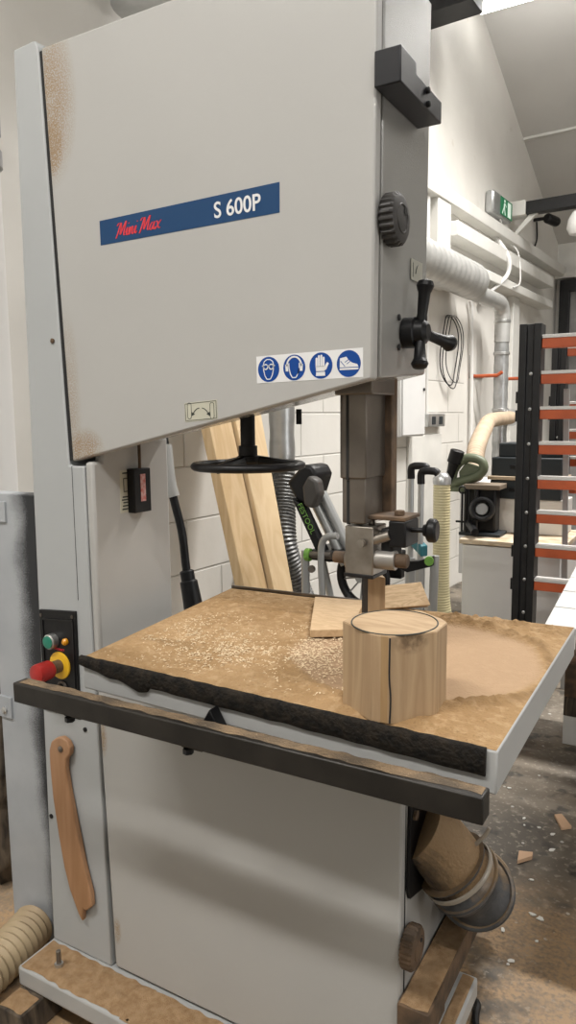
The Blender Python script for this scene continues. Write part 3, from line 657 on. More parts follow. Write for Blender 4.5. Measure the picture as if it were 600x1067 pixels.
# ------------------------------------------------------------------ sawdust on the table
NX, NY = 200, 170; vs = []; C0 = Vector((.835, .095))
for j in range(NY + 1):
    v = j / NY
    for i in range(NX + 1):
        u = i / NX
        p = Vector(tb[0]).lerp(Vector(tb[1]), u).lerp(Vector(tb[3]).lerp(Vector(tb[2]), u), v); p = Vector((.68, .1)) + (p - Vector((.68, .1))) * .994
        x, y = p.x, p.y
        e = min(1., 25 * min(u, 1 - u), 25 * min(v, 1 - v)); d = math.hypot(x - C0.x, (y - C0.y) * .98); r = .212 + .010 * noise.noise((math.atan2(y - C0.y, x - C0.x) * 2, 0, 4))
        out = 1 / (1 + math.exp(-(d - r) / .004))
        ridge = math.exp(-((d - r - .012) / .014) ** 2)
        n0 = noise.noise((x * 7, y * 7, 1)); n1_ = noise.noise((x * 30, y * 30, 2)); n2_ = noise.noise((x * 95, y * 95, 3)); n3_ = noise.noise((x * 210, y * 210, 5))
        hh = .0012 + .0003 * n2_ + out * (.0040 + .0030 * n0 + .0028 * n1_ + .0024 * n2_ + .0016 * n3_) + ridge * (.0065 + .005 * n1_ + .003 * n2_) * (1 if x > .80 else .25)
        if x > .78 and y > .30: hh += .013 * max(0, 1 - abs(y - .35) / .05) * min(1, (x - .78) / .05) * (.6 + .6 * n1_ + .4 * n2_)
        if .38 < x < .62 and y > .2: hh += .004 * max(0, 1 - abs(y - .23 - .1 * (x - .5)) / .03) * (.6 + n1_)
        rg = min(1., ridge * (.5 + .9 * abs(n1_) + .4 * n2_) * (1 if x > .80 else .0) + (max(0, 1 - abs(y - .35) / .03) * max(0, .5 + n1_) if x > .78 and y > .3 else 0) + (max(0, 1 - abs(y - .23 - .1 * (x - .5)) / .015) * max(0, .4 + n1_) if .38 < x < .62 else 0))
        vs.append([x, y, .911 + max(.0008, hh) * e, 1 - out - rg])
M_tdust = bpy.data.materials.new('table_sawdust'); M_tdust.use_nodes = True
nt = M_tdust.node_tree; b = nt.nodes['Principled BSDF']; b.inputs['Roughness'].default_value = .92; b.inputs['Specular IOR Level'].default_value = .2
tc = nd(nt, 'ShaderNodeTexCoord'); P = tc.outputs['Object']
g1 = noise_n(nt, P, 5, 5); g2 = noise_n(nt, P, 60, 6); g3 = noise_n(nt, P, 260, 2)
c = mixc(nt, ramp(nt, g1, .35, .65), (.36, .235, .12), (.27, .165, .075))
c = mixc(nt, math_node(nt, 'MULTIPLY', ramp(nt, g2, .50, .66), .5), c, (.47, .33, .19))
c = mixc(nt, math_node(nt, 'MULTIPLY', ramp(nt, g3, .60, .70), .5), c, (.20, .12, .055))
at = nd(nt, 'ShaderNodeAttribute'); at.attribute_name = 'swept'
c = mixc(nt, math_node(nt, 'MULTIPLY', at.outputs['Fac'], .8, True), c, (.42, .29, .185))
c = mixc(nt, math_node(nt, 'MULTIPLY', at.outputs['Fac'], -.75, True), c, (.15, .085, .036))
nt.links.new(c, b.inputs['Base Color'])
bp = nd(nt, 'ShaderNodeBump'); bp.inputs['Strength'].default_value = .7; bp.inputs['Distance'].default_value = .003
nt.links.new(g3, bp.inputs['Height']); nt.links.new(bp.outputs[0], b.inputs['Normal'])
sw_ = [v_.pop() for v_ in vs]
sd = MB(); sd.add(vs, [(j * (NX + 1) + i, j * (NX + 1) + i + 1, (j + 1) * (NX + 1) + i + 1, (j + 1) * (NX + 1) + i) for j in range(NY) for i in range(NX)])
sdo = sd.build('sawdust', M_tdust, ang=80)
at_ = sdo.data.attributes.new('swept', 'FLOAT', 'POINT'); at_.data.foreach_set('value', sw_)
tag(sdo, 'layer of pale brown sawdust spread over the bandsaw table', 'sawdust', kind='stuff')
R = random.Random(11); ch = MB()
for _ in range(5200):
    x = R.gauss(.56, .14); y = R.gauss(.0, .085)
    if not (.34 < x < .80 and -.165 < y < .2): continue
    l, wd, a = R.uniform(.0010, .0032), R.uniform(.0005, .0013), R.uniform(0, PI); c_, s_ = math.cos(a), math.sin(a); z = .9135 + R.uniform(0, .003)
    ch.add([(x + c_ * l - s_ * wd, y + s_ * l + c_ * wd, z + R.uniform(0, .0015)), (x - c_ * l - s_ * wd, y - s_ * l + c_ * wd, z), (x - c_ * l + s_ * wd, y - s_ * l - c_ * wd, z + .0004), (x + c_ * l + s_ * wd, y + s_ * l - c_ * wd, z + R.uniform(0, .0015)), (x, y, z + .0012)], [(0, 1, 4), (1, 2, 4), (2, 3, 4), (3, 0, 4), (0, 3, 2, 1)])
cho = ch.build('wood_flakes', mat('pale_wood_flakes', (.66, .52, .34), .8), sdo, smooth=False)

# ------------------------------------------------------------------ the oak block and off-cuts on the table
ob = [(.8135, -.157), (.875, -.1965), (.902, -.1945), (.9495, -.143), (.9485, -.094), (.936, -.079), (.896, -.052), (.845, -.066), (.8135, -.112)]
blk = thing('oak_block', 'eight-sided oak block with a circle marked on top, on bandsaw table', 'wood block', (.88, -.125, .9125))
M_blk = M_oak.copy(); M_blk.name = 'oak_with_knot'; nt = M_blk.node_tree; b = nt.nodes['Principled BSDF']; src = b.inputs['Base Color'].links[0].from_socket
tc = nd(nt, 'ShaderNodeTexCoord'); sp = nd(nt, 'ShaderNodeSeparateXYZ'); nt.links.new(tc.outputs['Object'], sp.inputs[0])
kn1 = math_node(nt, 'MULTIPLY', math_node(nt, 'SUBTRACT', sp.outputs[0], .043), 48.); kn2 = math_node(nt, 'MULTIPLY', math_node(nt, 'SUBTRACT', sp.outputs[2], .117), 44.)
kr = math_node(nt, 'SUBTRACT', 1., math_node(nt, 'ADD', math_node(nt, 'MULTIPLY', kn1, kn1), math_node(nt, 'MULTIPLY', kn2, kn2)), True)
kr = math_node(nt, 'MULTIPLY', kr, ramp(nt, noise_n(nt, tc.outputs['Object'], 120, 4), .3, .6), True)
yl = math_node(nt, 'LESS_THAN', math_node(nt, 'ABSOLUTE', math_node(nt, 'SUBTRACT', sp.outputs[0], .014)), .005)
c = mixc(nt, math_node(nt, 'MULTIPLY', yl, .55), src, (.30, .17, .055)); c = mixc(nt, math_node(nt, 'MULTIPLY', kr, .85), c, (.10, .06, .03)); nt.links.new(c, b.inputs['Base Color'])
MB().plateZ(ob, .9128, 1.036).build('block_body', M_blk, blk, bevel=.0012)
MB().plateZ([(.88 + (x - .88) * .985, -.125 + (y + .125) * .985) for x, y in ob], 1.0355, 1.0366).build('end_grain', M_oakend, blk)
rr = [( .8815 + .0605 * math.cos(a), -.1275 + .0655 * math.sin(a), 1.0368) for a in [2 * PI * i / 72 for i in range(73)]]
tag(MB().tube(rr, .0011, 6, False).build('pencil_circle', M_ink, blk), 'dark drawn circle')
cr = MB(); cr.tube(smooth_path([(.9025, -.1951, .915), (.9035, -.1947, .95), (.9015, -.1951, .98), (.902, -.1950, 1.034)], 6), .0013, 6); cr.build('crack', M_dark, blk)
o = MB().prism([(.511, .328, .9165), (.623, .348, .9165), (.690, .135, .9165), (.624, .094, .9165)], [(.511, .328, .931), (.623, .348, .931), (.690, .135, .931), (.624, .094, .931)]).build('offcut_board', M_cut, bevel=.001)
tag(o, 'flat oak off-cut lying left of the blade behind the block', 'off-cut')
p_ = [Vector((.672, .322, .924)), Vector((.754, .402, .924)), Vector((.722, .430, .966)), Vector((.662, .345, .968))]
nrm = (p_[1] - p_[0]).cross(p_[3] - p_[0]).normalized() * -.018
o = MB().prism([p + nrm for p in p_], p_).build('offcut_wedge', M_stripe, bevel=.001); tag(o, 'oak off-cut propped up right of the blade, its striped grain showing', 'off-cut')
o = MB().prism([(.7225, .125, .9145), (.757, .140, .9145), (.739, .165, .9145), (.706, .150, .9145)], [(.7225, .125, 1.042), (.757, .140, 1.036), (.739, .165, 1.036), (.706, .150, 1.030)]).build('offcut_stick', M_oak, bevel=.001)
tag(o, 'small upright oak off-cut standing directly behind the blade', 'off-cut')

# push stick on the column
ps = thing('push_stick', 'varnished wooden push stick hanging on the grey column', 'push stick', (.06, -.002, .63))
op = [(.046, .634), (.030, .622), (.022, .600), (.022, .560), (.026, .489), (.038, .400), (.050, .330), (.064, .280), (.088, .229), (.099, .213), (.105, .248), (.112, .243), (.131, .261), (.130, .290), (.112, .352), (.094, .437), (.077, .523), (.071, .567), (.074, .590), (.086, .604), (.089, .620), (.080, .634), (.063, .640)]
MB().plateY(op, -.016, -.002).build('stick_body', M_beech, ps, bevel=.004, seg=3)
x_ = MB(); x_.lathe((.060, -.015, .612), (0, -1, 0), [(0, .007), (.003, .007), (.005, .004)], 12); x_.build('hanging_screw', M_steel, ps)

# extraction hose leaving the dust port
eh = thing('extraction_hose', 'dark ribbed rubber hose clamped onto the dusty bandsaw outlet', 'hose', (.93, .14, 0))
q, rs = ribbed([(.898, .115, .533), (.920, .130, .500), (.932, .152, .474), (.915, .218, .430), (.882, .338, .350), (.838, .505, .235), (.808, .61, .165), (.785, .68, .10)], .0615, .042, .0075, 28, 10)
MB().tube(q, rs, 28).build('hose_body', M_hoseblack, eh)
for k_ in (.040, .078, .118, .160):
    acc_ = 0.
    for a_, b_ in zip(q, q[1:]):
        acc_ += (b_ - a_).length
        if acc_ >= k_: break
    MB().torus(a_, b_ - a_, .0655, .0055, 44, 8, .8).build('hose_rib', M_hoseblack, eh)
cd = Vector((.5, .30, -.78))
x_ = MB(); x_.torus((.909, .122, .517), cd, .067, .0028, 48, 8, 1.8); x_.build('clamp_ring', M_clear, eh)
x_ = MB(); x_.tube([(.935, .120, .573), (.955, .122, .600), (.962, .123, .615)], .0035, 8); x_.build('clamp_tail', M_clear, eh)

# timber packers under the base, hose and rough timber at the left
o = MB().box(-.015, .055, -.16, .30, 0, .070).build('timber_packer', M_darkwood, bevel=.004); tag(o, 'dusty timber packer under the left end of the bandsaw base', 'timber')
tag(MB().box(.78, .86, -.12, .40, 0, .070).build('timber_packer', M_darkwood, bevel=.004), 'timber packer under the right end of the bandsaw base', 'timber')
hp = heap('packer_dust', None, .0702, (12, 10), 1.3, bpy.data.objects['timber_packer'], .004, u0=-.012, u1=.052, v0=-.156, v1=-.103); hp['kind'] = 'stuff'
q, rs = ribbed([(-.10, -.45, .057), (-.115, -.20, .057), (-.135, -.05, .057), (-.165, .07, .057)], .051, .020, .0035, 24)
tag(MB().tube(q, rs, 26).build('ribbed_hose', M_buff), 'dusty buff ribbed hose lying on the floor left of bandsaw', 'hose')
rk = MB(); vs = []; nn_ = 26
for i in range(nn_ + 1):
    for j in range(18):
        a = 2 * PI * j / 18; u = i / nn_
        r = (.11 + .05 * noise.noise((math.cos(a) * 2, math.sin(a) * 2, u * 6)) + .03 * noise.noise((math.cos(a) * 6, math.sin(a) * 6, u * 18))) * (1 if 0 < i < nn_ else .75)
        vs.append((-.455 + .06 * (u - .5) + r * math.cos(a) * .8, .235 + r * math.sin(a) * .55, .0 + .62 * u))
rk.add(vs, [(i * 18 + j, i * 18 + (j + 1) % 18, (i + 1) * 18 + (j + 1) % 18, (i + 1) * 18 + j) for i in range(nn_) for j in range(18)] + [tuple(range(17, -1, -1)), tuple(nn_ * 18 + j for j in range(18))])
tag(rk.build('rough_log', M_darkwood, ang=60), 'rough dark log standing behind the grey sprayed panel', 'log')

# grey sprayed panel beside the column
pn = thing('sheet_panel', 'grey spray-painted metal panel standing left of the bandsaw column', 'panel', (-.19, .11, 0))
MB().box(-.268, -.08, .09, .135, .005, 1.155).build('panel_sheet', M_spray, pn, bevel=.003)
hg = MB().box(-.268, -.222, .084, .091, .585, .640).build('lower_plate', M_spray, pn, bevel=.001)
MB().lathe((-.245, .084, .605), (0, -1, 0), [(0, .009), (.004, .009), (.007, .005)], 14).build('bolt', M_chrome, hg)
MB().box(-.268, -.202, .084, .091, 1.085, 1.135).build('upper_plate', M_spray, pn, bevel=.001)

# drain pipe on the wall at the very left
dp = thing('drain_pipe', 'pale grey plastic pipe with a collar on the white wall', 'pipe', tuple(W(.39, .12, 0)))
MB().cyl(W(.39, .12, 0), W(.39, .12, 2.1), .050, n=28).build('pipe', M_whiteplast, dp)
x_ = MB(); x_.lathe(W(.39, .12, 2.04), (0, 0, 1), [(0, .053), (.005, .058), (.05, .058), (.055, .053), (.09, .053), (.095, .058), (.15, .058), (.165, .050)], 32); x_.build('collar', mat('grey_collar', (.30, .30, .30), .5), dp)
MB().cyl(W(.39, .12, 2.19), W(.39, .12, 2.28), .042, n=24).build('cap', M_black, dp)

# ------------------------------------------------------------------ things along the left wall
def duct(name, pts, r, m_, label, pitch=.09, amp=.0025, n=24, parent=None, per=6):
    q, rs = ribbed(pts, r, pitch, amp, n, per); return tag(MB().tube(q, rs, n).build(name, m_, parent), label, 'duct' if not parent else None)
M_spiral = mat('spiral_duct_steel', (.60, .60, .58), .38, .55, var=.18, vscale=10)
duct('spiral_duct', [W(1.45, .19, 2.275), W(2.5, .19, 2.275), W(3.5, .19, 2.275), W(4.22, .19, 2.27)], .122, M_spiral, 'wide silver spiral duct running along the white wall', .085, .0022)
vd = thing('branch_duct', 'thin silver duct turning down the wall at a right angle', 'duct', tuple(W(4.9, .19, 0)))
MB().tube([W(4.226, .19, 2.26), W(4.24, .19, 2.26), W(4.32, .19, 2.20), W(4.34, .19, 2.20)], [.115, .115, .066, .062], 24).build('reducer', M_spiral, vd)
q = smooth_path([W(4.3, .19, 2.20), W(4.5, .19, 2.20), W(4.80, .19, 2.195), W(4.88, .19, 2.16), W(4.91, .19, 2.08), W(4.91, .19, 1.9)], 8)
MB().tube(q, [.060] * len(q), 20).build('elbow', M_spiral, vd)
x_ = MB(); q, rs = ribbed([W(4.91, .19, 2.08), W(4.91, .19, 1.5), W(4.91, .19, .35)], .056, .12, .0015, 18); x_.tube(q, rs, 18); x_.build('downpipe', M_galv, vd)
for z in (2.05, 1.80, 1.36, 1.24):
    MB().lathe(W(4.91, .19, z), (0, 0, 1), [(0, .058), (.004, .064), (.022, .064), (.026, .058)], 24).build('joint_band', M_chrome, vd)
x_ = MB(WM); x_.box(4.80, 5.02, .0, .014, 1.635, 1.655); x_.box(4.82, 4.835, .0, .19, 1.638, 1.652); x_.build('pipe_clip', M_blacksteel, vd)
dk = thing('flue_duct', 'grey duct behind the handwheel joined to a wire-ribbed black hose', 'duct', tuple(W(1.9, .12, 0)))
q, rs = ribbed([W(1.90, .12, 1.02), W(1.90, .12, 1.6), W(1.90, .13, 2.155)], .060, .16, .002, 20); MB().tube(q, rs, 20).build('duct_pipe', M_galv, dk)
q, rs = ribbed([W(1.90, .12, 1.06), W(1.86, .14, .92), W(1.80, .19, .74), W(1.86, .22, .54), W(1.98, .24, .30), W(2.05, .26, .10)], .064, .017, .003, 22)
tag(MB().tube(q, rs, 22).build('ribbed_section', mat('wire_ribbed_hose', (.17, .17, .165), .4, .4, col2=(.07, .07, .07), vscale=60), dk), 'wire-ribbed flexible hose')
td = thing('overhead_duct', 'silver duct end with a rim above the bandsaw on the wall', 'duct', tuple(W(1.06, .2, 2.7)))
q, rs = ribbed([W(1.06, .20, 2.77), W(1.06, .20, 3.2), W(1.06, .20, 4.2)], .155, .12, .003, 28); MB().tube(q, rs, 28).build('duct_pipe', M_galv, td)
MB().lathe(W(1.06, .20, 2.73), (0, 0, 1), [(0, .150), (.0, .162), (.03, .166), (.06, .162), (.065, .156)], 32).build('rim', M_galv, td)
# flexible extraction hose from the downpipe to an olive hood
fh = thing('flexible_hose', 'beige flexible hose drooping from the wall duct to an olive hood', 'hose', (.2, 3.2, 1.0))
q, rs = ribbed([W(4.86, .29, 1.31), (-.09, 4.1, 1.292), (.01, 3.55, 1.235), (.095, 3.1, 1.15), (.140, 2.90, 1.07), (.158, 2.83, 1.00)], .050, .030, .0015, 20); MB().tube(q, rs, 20).build('hose_body', M_beige, fh)
x_ = MB(); x_.tube([W(4.895, .255, 1.31), W(4.845, .305, 1.31)], .066, 22); x_.build('hose_cuff', M_chrome, fh)
q = smooth_path([(.05, 2.76, .945), (.075, 2.76, 1.05), (.14, 2.76, 1.105), (.215, 2.76, 1.09), (.225, 2.76, 1.04), (.17, 2.76, 1.0), (.09, 2.76, .975), (.05, 2.76, .945)], 6)
x_ = MB(); x_.tube(q, [.024] * len(q), 14); x_.plateY([(.10, .985), (.20, 1.01), (.20, 1.06), (.13, 1.08), (.095, 1.03)], 2.765, 2.80); x_.box(.03, .132, 2.74, 2.80, .925, .95); x_.build('hood', M_olive, fh)
x_ = MB(); x_.lathe((.045, 2.74, .98), (.28, 0, .96), [(0, .020), (.06, .024), (.10, .030), (.105, .038), (.17, .038), (.175, .030)], 18); x_.build('nozzle', M_black, fh)

# hung bandsaw blades, sockets, panels, conduits, hooks
for k, (dr_, ds, dz_) in enumerate(((.25, 0, 0), (.262, .02, -.012), (.24, .035, .01))):
    pts = [W(4.21 + ds + dr_ * .66 * math.cos(a), .03 + .014 * k + .01 * math.sin(3 * a), 1.80 + dz_ + dr_ * math.sin(a)) for a in [2 * PI * i / 56 for i in range(57)]]
    tag(MB().tube(pts, .0045 - .0006 * k, 6, False).build('blade_coil', M_blacksteel), 'dark thin bandsaw blade loop hanging on the white wall', 'saw blade', 'bandsaw blades hung on the wall')
MB(WM).box(4.19, 4.22, 0, .07, 2.03, 2.045).build('blade_hook', M_chrome)
tag(bpy.data.objects['blade_hook'], 'small hook holding the looped bandsaw blades on the wall', 'hook')
sk = thing('socket_box', 'grey metal double socket box on the white wall', 'socket', tuple(W(3.95, 0, 1.25)))
MB(WM).box(3.80, 4.10, 0, .05, 1.255, 1.345).build('back_box', M_galv, sk, bevel=.004)
x_ = MB(WM)
for s in (3.86, 3.99): x_.box(s, s + .06, .048, .054, 1.27, 1.325)
x_.build('socket_face', M_case, sk, bevel=.002)
MB(WM).cyl((3.83, .02, 1.345), (3.83, .02, 2.1), .009, n=10).build('cable', M_whiteplast, sk)
eb = thing('electrical_cabinet', 'white wall cabinet beside the blade guide post', 'cabinet', tuple(W(3.42, 0, 1.2)))
MB(WM).box(3.22, 3.58, 0, .11, 1.20, 1.62).build('cabinet_body', M_white, eb, bevel=.006)
MB(WM).box(3.23, 3.57, .11, .122, 1.21, 1.61).build('door', M_white, eb, bevel=.003)
x_ = MB(WM); x_.lathe((3.54, .122, 1.50), (0, 1, 0), [(0, .010), (.008, .010), (.010, .006)], 14); x_.build('lock', M_blacksteel, eb)
struct(MB(WM).box(3.55, 4.12, 0, .018, 0, 1.20).build('trim_8', M_whitepaint, bevel=.003))
def conduit(pts, r, label, m_=M_whiteplast):
    q = smooth_path(pts, 6); return tag(MB().tube(q, r, 10).build('conduit', m_), label, 'conduit')
conduit([W(5.16, .03, 2.78), W(5.14, .15, 2.60), W(5.12, .15, 2.45), W(4.9, .09, 2.30), W(4.86, .03, 2.2)], .018, 'thick white conduit slanting down across the wall rails')
conduit([W(5.22, .05, 2.92), W(5.45, .04, 2.80), W(5.50, .12, 2.70), W(5.45, .16, 2.45), W(5.3, .15, 2.38)], .007, 'thin white cable drooping from the exit sign')
conduit([W(4.62, .03, 2.2), W(4.66, .03, 2.05), W(4.70, .03, 1.2), W(4.70, .03, .2)], .014, 'white vertical conduit left of the thin duct')
conduit([W(3.72, .05, 2.75), W(3.72, .05, 2.5), W(3.70, .05, 2.32)], .022, 'short white pipe on the wall by the bandsaw housing')
for k, s in enumerate((4.72, 5.32)):
    hk = thing('wall_hook', ('orange wall hook left of the vertical duct', 'orange wall hook right of the vertical duct')[k], 'hook', tuple(W(s, 0, 1.6)))
    MB(WM).box(s - .008, s + .008, 0, .012, 1.62, 1.80).build('hook_plate', M_black, hk)
    MB(WM).tube([(s, .01, 1.635), (s, .22, 1.635), (s, .26, 1.66)], .014, 10).build('hook_arm', M_orange, hk)
# exit sign
ex = thing('exit_sign', 'green illuminated exit sign with running figure on the wall', 'exit sign', tuple(W(5.22, 0, 2.9)))
MB(WM).box(4.98, 5.46, 0, .075, 2.93, 3.10).build('sign_case', M_galv, ex, bevel=.02)
MB(WM).box(5.14, 5.44, .075, .079, 2.945, 3.085).build('sign_face', M_exit, ex, bevel=.001)
x_ = MB(WM)
def wl_(pts): x_.prism([(s, .0785, z) for s, z in pts], [(s, .081, z) for s, z in pts])
wl_([(5.24 + .014 * math.cos(a), 3.062 + .012 * math.sin(a)) for a in [2 * PI * i / 12 for i in range(12)]])
wl_([(5.225, 3.045), (5.25, 3.045), (5.235, 3.00), (5.21, 3.00)]); wl_([(5.21, 3.005), (5.225, 3.01), (5.19, 2.955), (5.175, 2.96)]); wl_([(5.225, 3.005), (5.24, 3.005), (5.265, 2.955), (5.25, 2.955)])
wl_([(5.25, 3.045), (5.255, 3.035), (5.285, 3.02), (5.28, 3.03)]); wl_([(5.32, 2.955), (5.40, 2.955), (5.40, 3.07), (5.32, 3.07)])
x_.build('running_figure', M_exitw, ex, smooth=False)
# camera on the wall
cc = thing('security_camera', 'small black camera with a dangling cable on white wall', 'camera', tuple(W(6.4, 0, 3.0)))
MB(WM).cyl((6.36, 0, 3.16), (6.36, .12, 3.16), .016, n=12).build('mount', M_black, cc)
x_ = MB(WM); x_.lathe((6.34, .12, 3.16), (.9, .35, -.1), [(0, .03), (.02, .045), (.16, .045), (.18, .035)], 18); x_.build('camera_body', M_black, cc)
q = smooth_path([W(6.36, .03, 3.14), W(6.42, .02, 3.0), W(6.34, .02, 2.9)], 6); MB().tube(q, .008, 8).build('cable', M_black, cc)
# steel arms and lamp high on the wall
ba = thing('steel_arm', 'black steel arm reaching out from a white wall bracket', 'beam', tuple(W(5.60, 0, 3.0)))
MB(WM).box(5.55, 5.65, .12, 3.4, 3.02, 3.12).build('arm', M_blacksteel, ba, bevel=.004)
x_ = MB(WM); x_.box(5.53, 5.67, 0, .16, 3.01, 3.13); x_.prism([(5.58, 0, 2.82), (5.58, .03, 2.82), (5.58, .25, 3.02), (5.58, .18, 3.02)], [(5.62, 0, 2.82), (5.62, .03, 2.82), (5.62, .25, 3.02), (5.62, .18, 3.02)]); x_.build('bracket', M_whitepaint, ba, bevel=.004)
tb_ = MB(WM).box(3.60, 3.80, 0, .37, 3.80, 4.05).build('roof_bracket', M_blacksteel, bevel=.004); tag(tb_, 'black steel bracket high on the wall near the strip light', 'bracket')
sl = thing('strip_light', 'lit fluorescent strip light under the sloping white ceiling', 'light', (1.75, 4.47, 4.2))
MB().box(-.34, 3.9, 4.42, 4.52, 4.215, 4.29).build('housing', M_white, sl, bevel=.006)
MB().cyl((-.33, 4.47, 4.185), (3.89, 4.47, 4.185), .028, n=16).build('tube', M_tube, sl)
for x in (.1, 2.0, 3.7): MB().box(x - .02, x + .02, 4.45, 4.49, 4.28, 4.50).build('hanger', M_white, sl)
wp = thing('pendant_lamp', 'white rounded lamp hanging below the black steel arm', 'lamp', (.215, 5.54, 2.80))
MB().lathe((.215, 5.54, 2.79), (0, 0, 1), [(0, .03), (.01, .07), (.06, .095), (.13, .085), (.19, .05), (.20, .02)], 24).build('shade', M_whiteplast, wp)
MB().cyl((.215, 5.54, 2.985), (.215, 5.54, 3.018), .012, n=10).build('hanger', M_blacksteel, wp)

# ------------------------------------------------------------------ timbers leaning on the wall
def leaning(name, s0, s1, v_top, v_bot, H, th, m_, label, shift=0., nar=0.):
    d = MB(WM); a0 = (v_bot - v_top); L = math.hypot(a0, H); ny, nz = H / L * th, a0 / L * th
    d.prism([(s0 + shift, v_bot, 0), (s1 + shift - nar, v_bot, 0), (s1 + shift - nar, v_bot + ny, nz), (s0 + shift, v_bot + ny, nz)],
            [(s0, v_top, H), (s1, v_top, H), (s1, v_top + ny, H + nz), (s0, v_top + ny, H + nz)])
    return tag(d.build(name, m_, bevel=.003), label, 'timber')
leaning('timber_board', 1.25, 1.395, .012, .50, 1.95, .045, M_pine, 'narrow pine board with a knot leaning on wall, left of its pair')
leaning('timber_board', 1.405, 1.635, .012, .50, 1.85, .075, M_pinelight, 'wide pale planed board leaning on wall behind the handwheel', nar=.15)
kn_ = None
# black cable hanging behind the neck
pc = thing('power_cable', 'black power cable with grey sleeve hanging behind the bandsaw neck', 'cable', (-.09, .6, .8))
q = smooth_path([(-.15, .62, 1.30), (-.118, .6, 1.15), (-.102, .6, 1.094), (-.075, .6, .996), (-.064, .6, .90), (-.058, .6, .86)], 8); MB().tube(q, .0125, 12).build('cable', M_black, pc)
q = smooth_path([(-.14, .615, 1.25), (-.118, .6, 1.15), (-.104, .6, 1.10)], 6); MB().tube(q, .020, 14).build('sleeve', mat('grey_sleeve', (.35, .35, .34), .4), pc)
MB().lathe((-.062, .6, .885), (.20, 0, -1), [(0, .016), (.004, .021), (.03, .021), (.034, .026), (.14, .030), (.145, .022), (.9, .018)], 20).build('connector', M_black, pc)

# ------------------------------------------------------------------ mitre saw on its trolley
ms = thing('mitre_saw', 'black folded mitre saw on a grey tubular wheeled stand', 'mitre saw', (.05, 1.35, 0))
hd2 = MB().plateY([(-.125, 1.085), (-.085, 1.02), (-.035, 1.00), (.005, 1.115), (-.015, 1.15), (-.055, 1.155)], 1.30, 1.44).build('saw_head', M_black, ms, bevel=.012)
MB().plateY([(-.030, 1.005), (.005, .995), (.032, 1.05), (.022, 1.10), (-.012, 1.118), (-.038, 1.075)], 1.262, 1.32).build('motor_cap', mat('brown_grey_cap', (.055, .050, .045), .5), hd2, bevel=.010)
MB().prism([(-.10, 1.29, 1.03), (-.045, 1.29, 1.00), (.065, 1.29, .795), (.02, 1.29, .80)], [(-.10, 1.33, 1.03), (-.045, 1.33, 1.00), (.065, 1.33, .795), (.02, 1.33, .80)]).build('arm_cover', M_black, ms, bevel=.006)
text_mesh('FESTOOL', .030, Matrix.Translation((-.072, 1.2885, 1.005)) @ Matrix.Rotation(PI / 2, 4, 'X') @ Matrix.Rotation(math.radians(-62), 4, 'Z'), 'lettering', M_sawgreen, ms)
x_ = MB(); x_.cyl((-.045, 1.36, 1.03), (.095, 1.36, .78), .021, n=16); x_.cyl((-.005, 1.36, 1.045), (.130, 1.36, .80), .019, n=16); x_.build('slide_tubes', M_alu, ms)
x_ = MB(); x_.prism([(-.02, 1.28, .80), (.30, 1.28, .80), (.30, 1.28, .838), (-.02, 1.28, .838)], [(-.02, 1.45, .80), (.30, 1.45, .80), (.30, 1.45, .838), (-.02, 1.45, .838)]); x_.box(.20, .30, 1.40, 1.44, .735, .80); x_.build('saw_base', M_black, ms, bevel=.005)
x_ = MB(); x_.cyl((-.03, 1.27, .822), (.08, 1.27, .826), .013, n=14); x_.cyl((.0, 1.26, .77), (.0, 1.27, .77), .014, n=12); x_.build('clamp_bar', M_steel, ms)
x_ = MB(); x_.lathe((-.025, 1.27, .822), (1, 0, 0), [(0, .024), (.018, .024)], 18); tag(x_.build('clamp_knob', M_sawgreen, ms), 'green clamp knob')
x_ = MB(); x_.lathe((.44, 1.30, .835), (.3, -1, 0), [(0, .016), (.012, .016)], 16); tag(x_.build('clamp_knob', M_sawgreen, ms), 'green clamp knob')
x_ = MB()
x_.cyl((-.045, 1.30, .83), (-.045, 1.30, .02), .016, n=14)
x_.tube(smooth_path([(.115, 1.25, .905), (.075, 1.25, .900), (.052, 1.25, .872), (.047, 1.25, .80), (.055, 1.25, .60), (.06, 1.25, .02)], 6), .0125, 14)
x_.tube([(-.03, 1.40, .80), (.02, 1.40, .60), (.07, 1.40, .02)], .014, 12); x_.tube([(-.045, 1.30, .30), (.06, 1.25, .30)], .011, 12); x_.cyl((.42, 1.42, .83), (.40, 1.42, .02), .016, n=12); x_.tube([(.06, 1.25, .25), (.40, 1.42, .25)], .011, 12);
x_.build('stand_tubes', M_alu, ms)
MB().plateY([(.28, .815), (.36, .785), (.45, .815), (.45, .85), (.40, .83)], 1.30, 1.33).build('end_bracket', M_black, ms, bevel=.003)
wh = MB().torus((.160, 1.37, .735), (-.25, -1, 0), .105, .017, 44, 10).build('wheel', M_black, ms)
x_ = MB()
for k in range(10):
    a = PI * k / 5 + .2; x_.cyl((.160, 1.37, .735), (.160 + .10 * math.cos(a), 1.37 - .025 * math.cos(a), .735 + .10 * math.sin(a)), .0035, n=8)
x_.lathe((.155, 1.345, .735), (.25, 1, 0), [(0, .018), (.04, .018)], 16); x_.build('spokes', M_alu, wh)
x_ = MB(); x_.cyl((.160, 1.37, .735), (.160, 1.43, .735), .012, n=12); x_.cyl((.160, 1.42, .735), (.160, 1.42, .81), .012, n=12); x_.build('axle', M_blacksteel, wh)

